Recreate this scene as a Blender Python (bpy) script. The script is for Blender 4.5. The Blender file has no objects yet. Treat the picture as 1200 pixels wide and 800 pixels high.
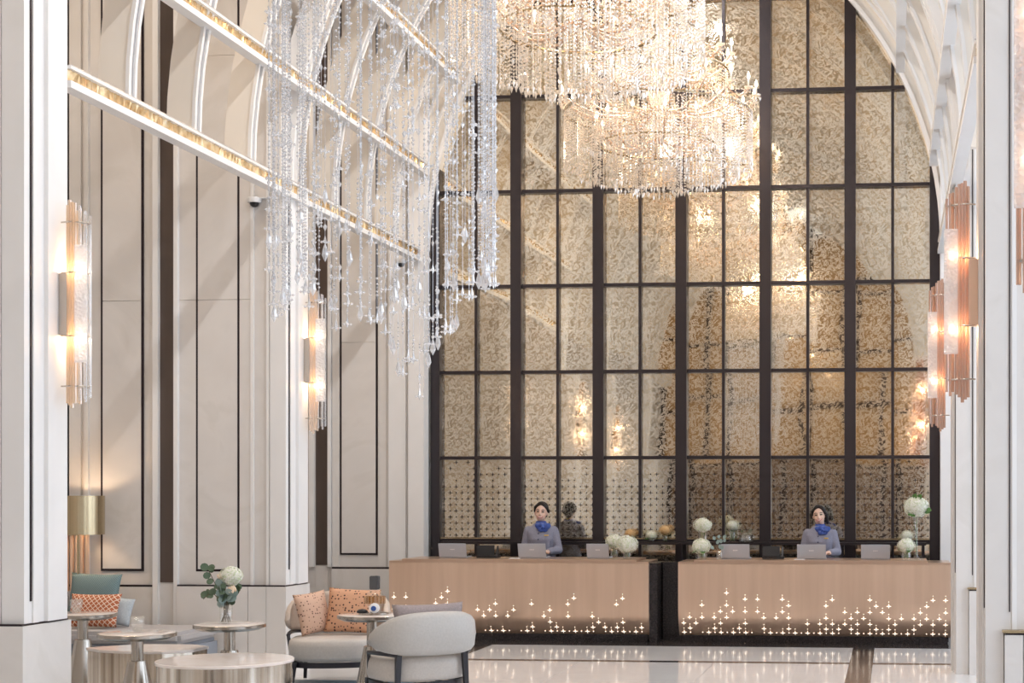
import bpy, bmesh, math, random
from mathutils import Vector, Matrix
PI = math.pi
sc = bpy.context.scene
col = sc.collection

# ------------------------------------------------------------------ camera
FPX = 1800.0                      # focal length in pixels of the 1200x800 frame
YAW = math.radians(5.4)           # the camera is turned a little to the left of the hall axis
VPX, VPY = 1045.0, 580.0          # vanishing point of the hall axis
CAMH = 1.68
PX0 = VPX - FPX * math.tan(YAW)
cam = bpy.data.cameras.new('camera'); cam_o = bpy.data.objects.new('camera', cam); col.objects.link(cam_o)
cam.sensor_width = 36; cam.lens = FPX / 1200 * 36
cam.shift_x = (600 - PX0) / 1200; cam.shift_y = (VPY - 400) / 1200
cam_o.location = (0, 0, CAMH); cam_o.rotation_euler = (PI / 2, 0, YAW)
cam.clip_start = 0.05; cam.clip_end = 200
sc.camera = cam_o

def at(px, py, Y):
    """point seen at pixel (px, py) that lies at hall depth Y"""
    u = (px - PX0) / FPX; v = (VPY - py) / FPX
    d = Vector((-math.sin(YAW) + u * math.cos(YAW), math.cos(YAW) + u * math.sin(YAW), v))
    return Vector((0, 0, CAMH)) + d * (Y / d.y)

# ------------------------------------------------------------------ world and lights
sc.view_settings.view_transform = 'Standard'; sc.view_settings.look = 'None'
sc.view_settings.gamma = 1.0; sc.view_settings.use_curve_mapping = False
sc.view_settings.exposure = 0.28
w = bpy.data.worlds.new('sky'); sc.world = w; w.use_nodes = True
w.node_tree.nodes['Background'].inputs[0].default_value = (0.82, 0.9, 1.0, 1)
w.node_tree.nodes['Background'].inputs[1].default_value = 1.6

def area(name, loc, rot, sx, sy, power, colr):
    l = bpy.data.lights.new(name, 'AREA'); l.shape = 'RECTANGLE'; l.size = sx; l.size_y = sy
    l.energy = power; l.color = colr
    o = bpy.data.objects.new(name, l); col.objects.link(o); o.location = loc; o.rotation_euler = rot
    return o
# daylight entering by the tall windows of the right-hand bays
for i, (yy, pw) in enumerate(((-1.0, 150), (3.4, 150), (7.9, 110), (12.6, 130), (17.0, 120))):
    area('window_daylight', (3.75, yy, 3.9), (0, PI / 2, 0), 6.4, 3.3, pw, (0.78, 0.89, 1.0))
# ------------------------------------------------------------------ materials
def newmat(name):
    m = bpy.data.materials.new(name); m.use_nodes = True
    nt = m.node_tree; b = nt.nodes['Principled BSDF']
    return m, nt, b
def pm(name, c, rough=0.5, metal=0.0, **kw):
    m, nt, b = newmat(name)
    b.inputs['Base Color'].default_value = (*c, 1); b.inputs['Roughness'].default_value = rough
    b.inputs['Metallic'].default_value = metal
    for k, v in kw.items(): b.inputs[k.replace('_', ' ')].default_value = v
    return m
def noise(nt, scale, detail=4, dist=0.0, stretch=None, rough=0.5):
    tc = nt.nodes.new('ShaderNodeTexCoord'); n = nt.nodes.new('ShaderNodeTexNoise')
    n.inputs['Scale'].default_value = scale; n.inputs['Detail'].default_value = detail
    n.inputs['Distortion'].default_value = dist; n.inputs['Roughness'].default_value = rough
    if stretch:
        mp = nt.nodes.new('ShaderNodeMapping'); mp.inputs['Scale'].default_value = stretch
        nt.links.new(tc.outputs['Object'], mp.inputs[0]); nt.links.new(mp.outputs[0], n.inputs['Vector'])
    else: nt.links.new(tc.outputs['Object'], n.inputs['Vector'])
    return n
def ramp(nt, src, stops):
    r = nt.nodes.new('ShaderNodeValToRGB'); e = r.color_ramp.elements
    while len(e) < len(stops): e.new(0.5)
    for el, (p, c) in zip(e, stops): el.position = p; el.color = (*c, 1)
    nt.links.new(src, r.inputs[0]); return r
def bump(nt, b, src, strength, dist=0.01):
    n = nt.nodes.new('ShaderNodeBump'); n.inputs['Strength'].default_value = strength; n.inputs['Distance'].default_value = dist
    nt.links.new(src, n.inputs['Height']); nt.links.new(n.outputs[0], b.inputs['Normal']); return n
def noisemat(name, stops, scale, rough, metal=0.0, detail=4, dist=0.0, stretch=None, bmp=0.0):
    m, nt, b = newmat(name); n = noise(nt, scale, detail, dist, stretch)
    r = ramp(nt, n.outputs['Fac'], stops); nt.links.new(r.outputs[0], b.inputs['Base Color'])
    b.inputs['Roughness'].default_value = rough; b.inputs['Metallic'].default_value = metal
    if bmp: bump(nt, b, n.outputs['Fac'], bmp)
    return m

MAT = {}
MAT['stone'] = noisemat('honed_cream_stone', [(0.3, (0.695, 0.665, 0.64)), (0.55, (0.74, 0.71, 0.685)), (0.63, (0.70, 0.67, 0.64)), (0.8, (0.76, 0.73, 0.705))], 1.1, 0.38, dist=1.5, detail=7)
MAT['white_stone'] = noisemat('white_moulding', [(0.3, (0.80, 0.79, 0.785)), (0.7, (0.85, 0.84, 0.835))], 1.3, 0.4, dist=1.0)
MAT['cream'] = pm('cream_plaster', (0.84, 0.78, 0.70), 0.55)
MAT['dark_line'] = pm('blackened_bronze_inlay', (0.035, 0.025, 0.03), 0.35, 0.6)
MAT['bronze_panel'] = noisemat('dark_bronze_panel', [(0.3, (0.12, 0.095, 0.085)), (0.7, (0.17, 0.135, 0.12))], 3.0, 0.28, 0.75, stretch=(1, 1, 0.15))
MAT['mullion'] = pm('dark_bronze_mullion', (0.062, 0.054, 0.06), 0.3, 0.75)
MAT['floor_marble'] = noisemat('polished_white_marble', [(0.3, (0.76, 0.755, 0.76)), (0.6, (0.81, 0.805, 0.81)), (0.66, (0.74, 0.735, 0.75)), (0.9, (0.83, 0.825, 0.83))], 0.9, 0.07, dist=2.0, detail=8)
MAT['floor_dark'] = noisemat('polished_dark_granite', [(0.3, (0.025, 0.023, 0.025)), (0.75, (0.07, 0.06, 0.058))], 30, 0.12, detail=6)
MAT['copper'] = noisemat('brushed_copper_bronze', [(0.2, (0.74, 0.53, 0.39)), (0.8, (0.84, 0.62, 0.475))], 2.0, 0.32, 0.62, stretch=(6, 1, 0.3))
MAT['copper_edge'] = pm('copper_trim', (0.74, 0.53, 0.40), 0.28, 0.9)
MAT['black_stone'] = noisemat('black_granite', [(0.35, (0.012, 0.011, 0.013)), (0.7, (0.05, 0.04, 0.042))], 60, 0.25, detail=6)
MAT['gold_crystal'] = noisemat('amber_cut_glass', [(0.3, (0.55, 0.36, 0.17)), (0.5, (0.85, 0.62, 0.34)), (0.75, (1.0, 0.88, 0.66))], 14, 0.12, 0.55)
MAT['steel'] = pm('brushed_nickel', (0.52, 0.48, 0.43), 0.22, 1.0)
MAT['brass'] = noisemat('brushed_brass', [(0.3, (0.42, 0.33, 0.20)), (0.7, (0.60, 0.49, 0.32))], 3, 0.24, 1.0, stretch=(8, 8, 0.1))
MAT['marble_top'] = noisemat('blush_marble_top', [(0.3, (0.80, 0.70, 0.64)), (0.6, (0.87, 0.79, 0.74)), (0.8, (0.78, 0.68, 0.62))], 2.2, 0.08, dist=2.0, detail=7)
MAT['grey_leather'] = noisemat('dove_grey_leather', [(0.3, (0.49, 0.475, 0.455)), (0.7, (0.54, 0.52, 0.50))], 60, 0.42, bmp=0.05)
MAT['beige_leather'] = noisemat('beige_leather', [(0.3, (0.56, 0.46, 0.385)), (0.7, (0.62, 0.52, 0.44))], 60, 0.42, bmp=0.05)
MAT['cushion_seat'] = noisemat('pale_seat_leather', [(0.3, (0.55, 0.51, 0.475)), (0.7, (0.61, 0.57, 0.53))], 60, 0.42, bmp=0.05)
MAT['dark_wood'] = pm('dark_stained_wood', (0.022, 0.021, 0.028), 0.35)
MAT['sofa_fabric'] = noisemat('grey_sofa_fabric', [(0.3, (0.42, 0.40, 0.40)), (0.7, (0.50, 0.475, 0.47))], 90, 0.85, bmp=0.1)
MAT['sofa_base'] = noisemat('slate_sofa_fabric', [(0.3, (0.25, 0.27, 0.31)), (0.7, (0.32, 0.34, 0.38))], 120, 0.9, bmp=0.1)
MAT['rug'] = noisemat('blue_grey_rug', [(0.35, (0.16, 0.24, 0.34)), (0.5, (0.45, 0.5, 0.54)), (0.62, (0.22, 0.33, 0.45)), (0.75, (0.6, 0.62, 0.62))], 3.2, 0.95, dist=1.5, detail=8)
MAT['laptop'] = pm('silver_laptop_lid', (0.43, 0.46, 0.52), 0.4, 0.1)
MAT['logo'] = pm('pale_logo', (0.78, 0.78, 0.8), 0.3, 0.3)
MAT['black_plastic'] = pm('black_plastic', (0.015, 0.015, 0.018), 0.4)
MAT['petal'] = noisemat('white_petals', [(0.35, (0.58, 0.66, 0.40)), (0.5, (0.86, 0.86, 0.76)), (0.65, (0.93, 0.92, 0.88))], 55, 0.75)
MAT['petal_orange'] = noisemat('peach_petals', [(0.3, (0.72, 0.42, 0.16)), (0.7, (0.88, 0.66, 0.36))], 30, 0.75)
MAT['petal_cream'] = noisemat('blush_rose_petals', [(0.3, (0.85, 0.62, 0.42)), (0.7, (0.92, 0.80, 0.66))], 20, 0.7)
MAT['leaf'] = noisemat('green_leaf', [(0.3, (0.05, 0.14, 0.03)), (0.7, (0.14, 0.30, 0.07))], 20, 0.5)
MAT['eucalyptus'] = noisemat('eucalyptus_leaf', [(0.3, (0.055, 0.10, 0.055)), (0.7, (0.13, 0.19, 0.12))], 12, 0.55)
MAT['eucalyptus_pale'] = noisemat('pale_eucalyptus_leaf', [(0.3, (0.22, 0.32, 0.30)), (0.7, (0.36, 0.46, 0.44))], 12, 0.55)
MAT['stem'] = pm('brown_stem', (0.10, 0.075, 0.04), 0.7)
MAT['skin'] = pm('skin', (0.80, 0.55, 0.44), 0.45, Subsurface_Weight=0.08)
MAT['hair'] = pm('black_hair', (0.014, 0.011, 0.011), 0.38)
MAT['jacket'] = noisemat('grey_lilac_tweed', [(0.3, (0.205, 0.21, 0.28)), (0.7, (0.32, 0.325, 0.41))], 160, 0.85)
MAT['navy'] = pm('navy_cloth', (0.02, 0.025, 0.085), 0.7)
MAT['scarf'] = noisemat('royal_blue_silk', [(0.3, (0.025, 0.06, 0.30)), (0.7, (0.06, 0.13, 0.46))], 25, 0.35)
MAT['badge'] = pm('gold_badge', (0.85, 0.58, 0.12), 0.3, 0.7)
MAT['lip'] = pm('lips', (0.62, 0.14, 0.14), 0.4)
MAT['tooth'] = pm('teeth', (0.9, 0.88, 0.85), 0.3)
MAT['eye'] = pm('dark_eyes', (0.02, 0.012, 0.01), 0.2)
MAT['white_ceramic'] = pm('white_ceramic', (0.85, 0.86, 0.88), 0.25)
MAT['blue_ceramic'] = pm('blue_ceramic', (0.04, 0.10, 0.34), 0.25)
MAT['smoke_glass'] = pm('smoked_glass', (0.10, 0.10, 0.105), 0.1)
MAT['camera_white'] = pm('white_plastic', (0.8, 0.8, 0.8), 0.4)

def glasslike(name, tint, transp, rough=0.04, gloss=0.35, diff=0.0, dcol=(0.9, 0.9, 0.92)):
    """clear-looking thin glass: see-through, glossy and a little diffuse"""
    m = bpy.data.materials.new(name); m.use_nodes = True; nt = m.node_tree
    for n in list(nt.nodes): nt.nodes.remove(n)
    out = nt.nodes.new('ShaderNodeOutputMaterial')
    tr = nt.nodes.new('ShaderNodeBsdfTransparent'); tr.inputs[0].default_value = (*tint, 1)
    gl = nt.nodes.new('ShaderNodeBsdfGlossy'); gl.inputs['Roughness'].default_value = rough; gl.inputs[0].default_value = (1, 1, 1, 1)
    df = nt.nodes.new('ShaderNodeBsdfDiffuse'); df.inputs[0].default_value = (*dcol, 1)
    tl = nt.nodes.new('ShaderNodeBsdfTranslucent'); tl.inputs[0].default_value = (*dcol, 1)
    ad = nt.nodes.new('ShaderNodeMixShader'); ad.inputs[0].default_value = 0.5
    nt.links.new(df.outputs[0], ad.inputs[1]); nt.links.new(tl.outputs[0], ad.inputs[2])
    m1 = nt.nodes.new('ShaderNodeMixShader'); tot = gloss + diff
    m1.inputs[0].default_value = diff / tot if tot else 0
    nt.links.new(gl.outputs[0], m1.inputs[1]); nt.links.new(ad.outputs[0], m1.inputs[2])
    m2 = nt.nodes.new('ShaderNodeMixShader'); m2.inputs[0].default_value = 1 - transp
    nt.links.new(tr.outputs[0], m2.inputs[1]); nt.links.new(m1.outputs[0], m2.inputs[2])
    nt.links.new(m2.outputs[0], out.inputs[0])
    return m
MAT['crystal'] = glasslike('cut_crystal', (0.97, 0.97, 1.0), 0.36, 0.03, 0.42, 0.58, (1.0, 1.0, 1.0))
MAT['crystal_warm'] = glasslike('warm_cut_crystal', (1.0, 0.95, 0.88), 0.34, 0.05, 0.45, 0.55, (1.0, 0.93, 0.83))
MAT['wire'] = pm('fine_steel_wire', (0.6, 0.6, 0.62), 0.3, 0.9)
MAT['amber'] = glasslike('amber_cut_glass_liquid', (0.9, 0.62, 0.25), 0.35, 0.05, 0.4, 0.6, (0.62, 0.36, 0.09))
MAT['clear_glass'] = glasslike('clear_glass', (0.96, 0.97, 0.97), 0.86, 0.02, 0.9, 0.1)
MAT['window_glass'] = glasslike('window_glass', (0.97, 0.98, 1.0), 0.90, 0.02, 1.0, 0.0)
MAT['bronze_glass'] = glasslike('bronze_tinted_glass', (0.80, 0.60, 0.38), 0.28, 0.05, 0.3, 0.7, (0.50, 0.36, 0.22))
MAT['copper_tube'] = glasslike('copper_tinted_glass_rod', (0.93, 0.66, 0.50), 0.30, 0.06, 0.45, 0.55, (0.78, 0.56, 0.44))
MAT['amber_tube'] = glasslike('champagne_glass_rod', (1.0, 0.86, 0.70), 0.42, 0.06, 0.45, 0.5, (0.95, 0.80, 0.64))
MAT['clear_tube'] = glasslike('clear_glass_rod', (0.97, 0.98, 1.0), 0.55, 0.05, 0.6, 0.4, (0.95, 0.96, 0.98))
def bubbled():
    m = glasslike('bubbled_glass', (0.98, 0.98, 1.0), 0.38, 0.12, 0.35, 0.65, (0.95, 0.95, 0.97)); nt = m.node_tree
    tc = nt.nodes.new('ShaderNodeTexCoord'); v = nt.nodes.new('ShaderNodeTexVoronoi'); v.inputs['Scale'].default_value = 42
    nt.links.new(tc.outputs['Object'], v.inputs['Vector'])
    b = nt.nodes.new('ShaderNodeBump'); b.inputs['Strength'].default_value = 0.9; b.inputs['Distance'].default_value = 0.02
    nt.links.new(v.outputs['Distance'], b.inputs['Height'])
    for n in nt.nodes:
        if n.type in ('BSDF_GLOSSY', 'BSDF_DIFFUSE'): nt.links.new(b.outputs[0], n.inputs['Normal'])
    return m
MAT['bubbled'] = bubbled()
def emis(name, c, s):
    m = bpy.data.materials.new(name); m.use_nodes = True; nt = m.node_tree
    b = nt.nodes['Principled BSDF']; b.inputs['Base Color'].default_value = (*c, 1)
    b.inputs['Emission Color'].default_value = (*c, 1); b.inputs['Emission Strength'].default_value = s
    return m
MAT['bulb'] = emis('warm_bulb', (1.0, 0.82, 0.60), 6)
MAT['sconce_bulb'] = emis('sconce_bulb', (1.0, 0.80, 0.56), 7)
MAT['cutout_light'] = emis('backlit_cutout', (1.0, 0.88, 0.74), 1.3)

def mirror_mat():
    """antiqued gold mirror: a damask of clear and frosted silvering, gently wavy"""
    m = bpy.data.materials.new('antique_damask_mirror'); m.use_nodes = True; nt = m.node_tree
    for n in list(nt.nodes): nt.nodes.remove(n)
    out = nt.nodes.new('ShaderNodeOutputMaterial')
    tc = nt.nodes.new('ShaderNodeTexCoord')
    n1 = nt.nodes.new('ShaderNodeTexNoise'); n1.inputs['Scale'].default_value = 17; n1.inputs['Detail'].default_value = 2.0
    n1.inputs['Distortion'].default_value = 2.2; nt.links.new(tc.outputs['Object'], n1.inputs['Vector'])
    r = ramp(nt, n1.outputs['Fac'], [(0.0, (0, 0, 0)), (0.44, (0.02, 0.02, 0.02)), (0.53, (0.96, 0.96, 0.96))])
    n2 = nt.nodes.new('ShaderNodeTexNoise'); n2.inputs['Scale'].default_value = 1.3; n2.inputs['Detail'].default_value = 1.0
    nt.links.new(tc.outputs['Object'], n2.inputs['Vector'])
    b = nt.nodes.new('ShaderNodeBump'); b.inputs['Strength'].default_value = 0.13; b.inputs['Distance'].default_value = 0.02
    nt.links.new(n2.outputs['Fac'], b.inputs['Height'])
    g1 = nt.nodes.new('ShaderNodeBsdfGlossy'); g1.inputs[0].default_value = (0.63, 0.54, 0.405, 1); g1.inputs['Roughness'].default_value = 0.02
    g2 = nt.nodes.new('ShaderNodeBsdfGlossy'); g2.inputs[0].default_value = (1.0, 0.945, 0.83, 1); g2.inputs['Roughness'].default_value = 0.10
    d = nt.nodes.new('ShaderNodeBsdfDiffuse'); d.inputs[0].default_value = (0.80, 0.73, 0.61, 1)
    for g in (g1, g2): nt.links.new(b.outputs[0], g.inputs['Normal'])
    m0 = nt.nodes.new('ShaderNodeMixShader'); m0.inputs[0].default_value = 0.22
    nt.links.new(g2.outputs[0], m0.inputs[1]); nt.links.new(d.outputs[0], m0.inputs[2])
    m1 = nt.nodes.new('ShaderNodeMixShader'); nt.links.new(r.outputs[0], m1.inputs[0])
    nt.links.new(g1.outputs[0], m1.inputs[1]); nt.links.new(m0.outputs[0], m1.inputs[2])
    nt.links.new(m1.outputs[0], out.inputs[0])
    return m
MAT['mirror'] = mirror_mat()
def dots_mat(name, base, dot, scale, thr):
    m, nt, b = newmat(name); tc = nt.nodes.new('ShaderNodeTexCoord'); v = nt.nodes.new('ShaderNodeTexVoronoi')
    v.inputs['Scale'].default_value = scale; v.inputs['Randomness'].default_value = 0.55
    mp = nt.nodes.new('ShaderNodeMapping'); mp.inputs['Scale'].default_value = (1, 0.0, 1)
    nt.links.new(tc.outputs['Object'], mp.inputs[0]); nt.links.new(mp.outputs[0], v.inputs['Vector'])
    r = ramp(nt, v.outputs['Distance'], [(0.0, dot), (thr, dot), (thr + 0.04, base)])
    nt.links.new(r.outputs[0], b.inputs['Base Color']); b.inputs['Roughness'].default_value = 0.8
    return m
MAT['dot_pillow'] = dots_mat('copper_spotted_fabric', (0.66, 0.36, 0.22), (0.05, 0.02, 0.015), 36, 0.27)
MAT['dot_pillow_pale'] = dots_mat('pale_copper_spotted_fabric', (0.64, 0.42, 0.31), (0.11, 0.045, 0.03), 42, 0.24)
def lattice_mat(name, c1, c2, scale):
    m, nt, b = newmat(name); tc = nt.nodes.new('ShaderNodeTexCoord'); res = []
    for a in (PI / 4, -PI / 4):
        mp = nt.nodes.new('ShaderNodeMapping'); mp.inputs['Rotation'].default_value = (0, a, 0)
        nt.links.new(tc.outputs['Object'], mp.inputs[0])
        wv = nt.nodes.new('ShaderNodeTexWave'); wv.inputs['Scale'].default_value = scale; wv.inputs['Distortion'].default_value = 0
        nt.links.new(mp.outputs[0], wv.inputs['Vector']); res.append(wv)
    mx = nt.nodes.new('ShaderNodeMath'); mx.operation = 'MAXIMUM'
    nt.links.new(res[0].outputs['Fac'], mx.inputs[0]); nt.links.new(res[1].outputs['Fac'], mx.inputs[1])
    r = ramp(nt, mx.outputs[0], [(0.0, c1), (0.90, c1), (0.95, c2)])
    nt.links.new(r.outputs[0], b.inputs['Base Color']); b.inputs['Roughness'].default_value = 0.85
    return m
MAT['trellis_pillow'] = lattice_mat('orange_trellis_fabric', (0.45, 0.13, 0.055), (0.82, 0.68, 0.55), 9)
MAT['teal_pillow'] = lattice_mat('teal_weave_fabric', (0.13, 0.20, 0.21), (0.24, 0.325, 0.33), 22)
MAT['blue_pillow'] = noisemat('pale_blue_fabric', [(0.3, (0.42, 0.48, 0.53)), (0.7, (0.55, 0.6, 0.63))], 80, 0.9)
MAT['mauve_pillow'] = noisemat('mauve_fabric', [(0.3, (0.28, 0.235, 0.235)), (0.7, (0.36, 0.31, 0.31))], 80, 0.9)

# ------------------------------------------------------------------ mesh helpers
class MB:
    def __init__(s): s.v = []; s.f = []
    def add(s, vs, fs):
        o = len(s.v); s.v.extend([tuple(p) for p in vs]); s.f.extend([tuple(i + o for i in f) for f in fs]); return s
    def box(s, x0, x1, y0, y1, z0, z1):
        return s.add([(x0, y0, z0), (x1, y0, z0), (x1, y1, z0), (x0, y1, z0), (x0, y0, z1), (x1, y0, z1), (x1, y1, z1), (x0, y1, z1)],
                     [(0, 3, 2, 1), (4, 5, 6, 7), (0, 1, 5, 4), (1, 2, 6, 5), (2, 3, 7, 6), (3, 0, 4, 7)])
    def lathe(s, prof, c=(0, 0, 0), n=24, squash=1.0, cap=True):
        vs = []; fs = []; m = len(prof)
        for (r, z) in prof:
            for k in range(n):
                a = 2 * PI * k / n; vs.append((c[0] + r * math.cos(a), c[1] + r * math.sin(a) * squash, c[2] + z))
        for i in range(m - 1):
            for k in range(n):
                k2 = (k + 1) % n; fs.append((i * n + k, i * n + k2, (i + 1) * n + k2, (i + 1) * n + k))
        if cap: fs.append(tuple(range(n - 1, -1, -1))); fs.append(tuple((m - 1) * n + k for k in range(n)))
        return s.add(vs, fs)
    def tube(s, pts, r, n=8):
        pts = [Vector(p) for p in pts]; m = len(pts); rr = r if isinstance(r, (list, tuple)) else [r] * m
        vs = []; fs = []
        for i, p in enumerate(pts):
            t = (pts[min(i + 1, m - 1)] - pts[max(i - 1, 0)])
            t = t.normalized() if t.length > 1e-9 else Vector((0, 0, 1))
            up = Vector((0, 0, 1)) if abs(t.z) < 0.95 else Vector((0, 1, 0))
            a = t.cross(up).normalized(); b = a.cross(t)
            for k in range(n):
                q = 2 * PI * k / n; vs.append(p + (a * math.cos(q) + b * math.sin(q)) * rr[i])
        for i in range(m - 1):
            for k in range(n):
                k2 = (k + 1) % n; fs.append((i * n + k, (i + 1) * n + k, (i + 1) * n + k2, i * n + k2))
        fs.append(tuple(range(n))); fs.append(tuple((m - 1) * n + k for k in range(n - 1, -1, -1)))
        return s.add(vs, fs)
    def octa(s, c, r, h, h2=None):
        h2 = h if h2 is None else h2; x, y, z = c
        return s.add([(x + r, y, z), (x, y + r, z), (x - r, y, z), (x, y - r, z), (x, y, z + h), (x, y, z - h2)],
                     [(0, 1, 4), (1, 2, 4), (2, 3, 4), (3, 0, 4), (1, 0, 5), (2, 1, 5), (3, 2, 5), (0, 3, 5)])
    def ball(s, c, rx, ry=None, rz=None, n=12, m=8):
        ry = rx if ry is None else ry; rz = rx if rz is None else rz
        vs = [(c[0], c[1], c[2] - rz)]; fs = []
        for i in range(1, m):
            p = -PI / 2 + PI * i / m
            for k in range(n):
                a = 2 * PI * k / n
                vs.append((c[0] + rx * math.cos(p) * math.cos(a), c[1] + ry * math.cos(p) * math.sin(a), c[2] + rz * math.sin(p)))
        vs.append((c[0], c[1], c[2] + rz)); T = len(vs) - 1
        for k in range(n):
            k2 = (k + 1) % n; fs.append((0, 1 + k2, 1 + k)); fs.append((T, 1 + (m - 2) * n + k, 1 + (m - 2) * n + k2))
            for i in range(m - 2): fs.append((1 + i * n + k, 1 + i * n + k2, 1 + (i + 1) * n + k2, 1 + (i + 1) * n + k))
        return s.add(vs, fs)
    def prism(s, poly, axis, a0, a1):
        """poly: 2-D points; axis 'x' -> (y,z), 'y' -> (x,z), 'z' -> (x,y)"""
        def P(p, a): return (a, p[0], p[1]) if axis == 'x' else ((p[0], a, p[1]) if axis == 'y' else (p[0], p[1], a))
        n = len(poly); vs = [P(p, a0) for p in poly] + [P(p, a1) for p in poly]
        fs = [tuple(range(n)), tuple(range(2 * n - 1, n - 1, -1))] + [(i, n + i, n + (i + 1) % n, (i + 1) % n) for i in range(n)]
        return s.add(vs, fs)
    def xf(s, M): s.v = [tuple(M @ Vector(p)) for p in s.v]; return s
    def mesh(s, name, smooth=False, bevel=0.0, fix=True):
        me = bpy.data.meshes.new(name); me.from_pydata(s.v, [], s.f)
        if fix or bevel:
            bm = bmesh.new(); bm.from_mesh(me)
            if bevel:
                bmesh.ops.bevel(bm, geom=[e for e in bm.edges], offset=bevel, segments=2, affect='EDGES', clamp_overlap=True)
            bmesh.ops.recalc_face_normals(bm, faces=bm.faces); bm.to_mesh(me); bm.free()
        if smooth:
            for p in me.polygons: p.use_smooth = True
        return me
    def build(s, name, mat, parent=None, smooth=False, bevel=0.0, loc=None, auto=None, fix=True):
        return obj(name, s.mesh(name, smooth or auto is not None, bevel, fix), mat, parent, loc, auto)

def obj(name, me, mat, parent=None, loc=None, auto=None):
    o = bpy.data.objects.new(name, me); col.objects.link(o)
    if mat is not None and not me.materials: me.materials.append(MAT[mat] if isinstance(mat, str) else mat)
    if parent: o.parent = parent
    if loc is not None: o.location = loc
    if auto is not None:
        me.set_sharp_from_angle(angle=math.radians(auto))
    return o
def tag(o, label=None, cat=None, group=None, kind=None):
    if label: o['label'] = label
    if cat: o['category'] = cat
    if group: o['group'] = group
    if kind: o['kind'] = kind
    return o
def empty(name, loc, rz=0, label=None, cat=None, group=None):
    o = bpy.data.objects.new(name, None); col.objects.link(o); o.empty_display_size = 0.1
    o.location = loc; o.rotation_euler = (0, 0, rz); return tag(o, label, cat, group)
def copy_tree(o, parent=None):
    c = o.copy(); col.objects.link(c); c.parent = parent
    for ch in list(o.children): copy_tree(ch, c)
    return c
# ------------------------------------------------------------------ the hall
XL, XR = -5.90, 0.60              # hall-side faces of the left and right piers
XC = 0.5 * (XL + XR)
YM = 19.10                        # mirror wall
YE = -3.40                        # entrance end behind the camera
ZS = 4.76                         # springing of the pointed vault
ZTOP = 8.6
PIERS = [0.7, 5.3, 9.95, 14.5, 18.72]
PD = 0.58                         # pier depth along the hall
XLO, XRO = -10.2, 3.45            # outer walls of the side bays

def arch_pts(x0, x1, R, z0, n=20):
    """upper outline of a pointed arch from (x0,z0) over the apex to (x1,z0)"""
    xm = 0.5 * (x0 + x1); cl = x0 + R; cr = x1 - R
    aa = math.acos((cl - xm) / R); out = []
    for k in range(n + 1):
        a = aa * k / n; out.append((cl - R * math.cos(a), z0 + R * math.sin(a)))
    for k in range(n - 1, -1, -1):
        a = aa * k / n; out.append((cr + R * math.cos(a), z0 + R * math.sin(a)))
    return out

# floor: polished slabs with dark granite strips and a shade band at the desks
fl = MB().box(XLO - 0.1, XRO + 0.1, YE - 0.1, 19.4, -0.12, -0.02).build('floor', 'floor_dark')
tag(fl, 'polished white marble floor with dark granite inlay strips', 'floor', kind='structure')
rows = [YE]; y = 15.30
while y > YE + 0.5: rows.insert(1, y); y -= 1.56
rows_pairs = [(rows[i], rows[i + 1]) for i in range(len(rows) - 1)] + [(15.46, 16.94)]
cols = [(-10.2, -8.85), (-8.85, -7.5), (-7.5, -6.1), (-6.1, -4.70), (-4.47, -3.12), (-3.12, -1.77), (-1.77, -0.42), (-0.19, 1.0), (1.0, 2.2), (2.2, 3.45)]
slab_cache = {}
for (y0, y1) in rows_pairs:
    for (x0, x1) in cols:
        key = (round(x1 - x0, 3), round(y1 - y0, 3))
        if key not in slab_cache:
            m = MB().box(0.0015, x1 - x0 - 0.0015, 0.0015, y1 - y0 - 0.0015, -0.02, 0.0); slab_cache[key] = m.mesh('floor_slab')
        obj('floor_slab', slab_cache[key], 'floor_marble', fl, (x0, y0, 0))
for (x0, x1, y0, y1) in [(-4.70, -4.47, YE, 16.94), (-0.42, -0.19, YE, 16.94), (XLO, XRO, 15.30, 15.46), (XLO, XRO, 16.94, 19.3)]:  # widest band: dark floor behind the desks, painted contact shade in front of them
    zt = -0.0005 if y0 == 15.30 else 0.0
    MB().box(x0, x1, y0, y1, -0.019, zt).build('granite_and_shade_strip', 'floor_dark', fl)

# outer walls, ceilings
wl = MB().box(XLO - 0.15, XLO, YE, 19.35, 0, ZTOP).build('wall_left', 'stone'); tag(wl, 'cream stone outer wall of the left side bays', 'wall', kind='structure')
cl_ = MB().box(XLO - 0.15, -5.0, YE, 19.35, ZTOP, ZTOP + 0.1).box(0.0 - 0.3, XRO + 0.15, YE, 19.35, ZTOP, ZTOP + 0.1)
ap = arch_pts(XL - 0.28, XR + 0.28, 5.02, ZS, 24)
ap2 = [p for p in ap if p[1] > 7.75]
vs = []; fs = []
for (x, z) in ap2: vs += [(x, YE, z), (x, 19.35, z), (x, YE, z + 0.08), (x, 19.35, z + 0.08)]
for i in range(len(ap2) - 1):
    a = 4 * i; b = a + 4; fs += [(a, b, b + 1, a + 1), (a + 2, a + 3, b + 3, b + 2)]
vault = MB().add(vs, fs)
x0, z0 = ap2[0]; x1 = ap2[-1][0]
vault.box(x0 - 0.05, x0, YE, 19.35, z0, ZTOP + 0.1).box(x1, x1 + 0.05, YE, 19.35, z0, ZTOP + 0.1)
ceil = vault.build('ceiling', 'cream', fix=False); tag(ceil, 'cream pointed vault over the lobby hall', 'ceiling', kind='structure')
cl_.build('side_bay_soffit', 'cream', ceil)

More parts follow.
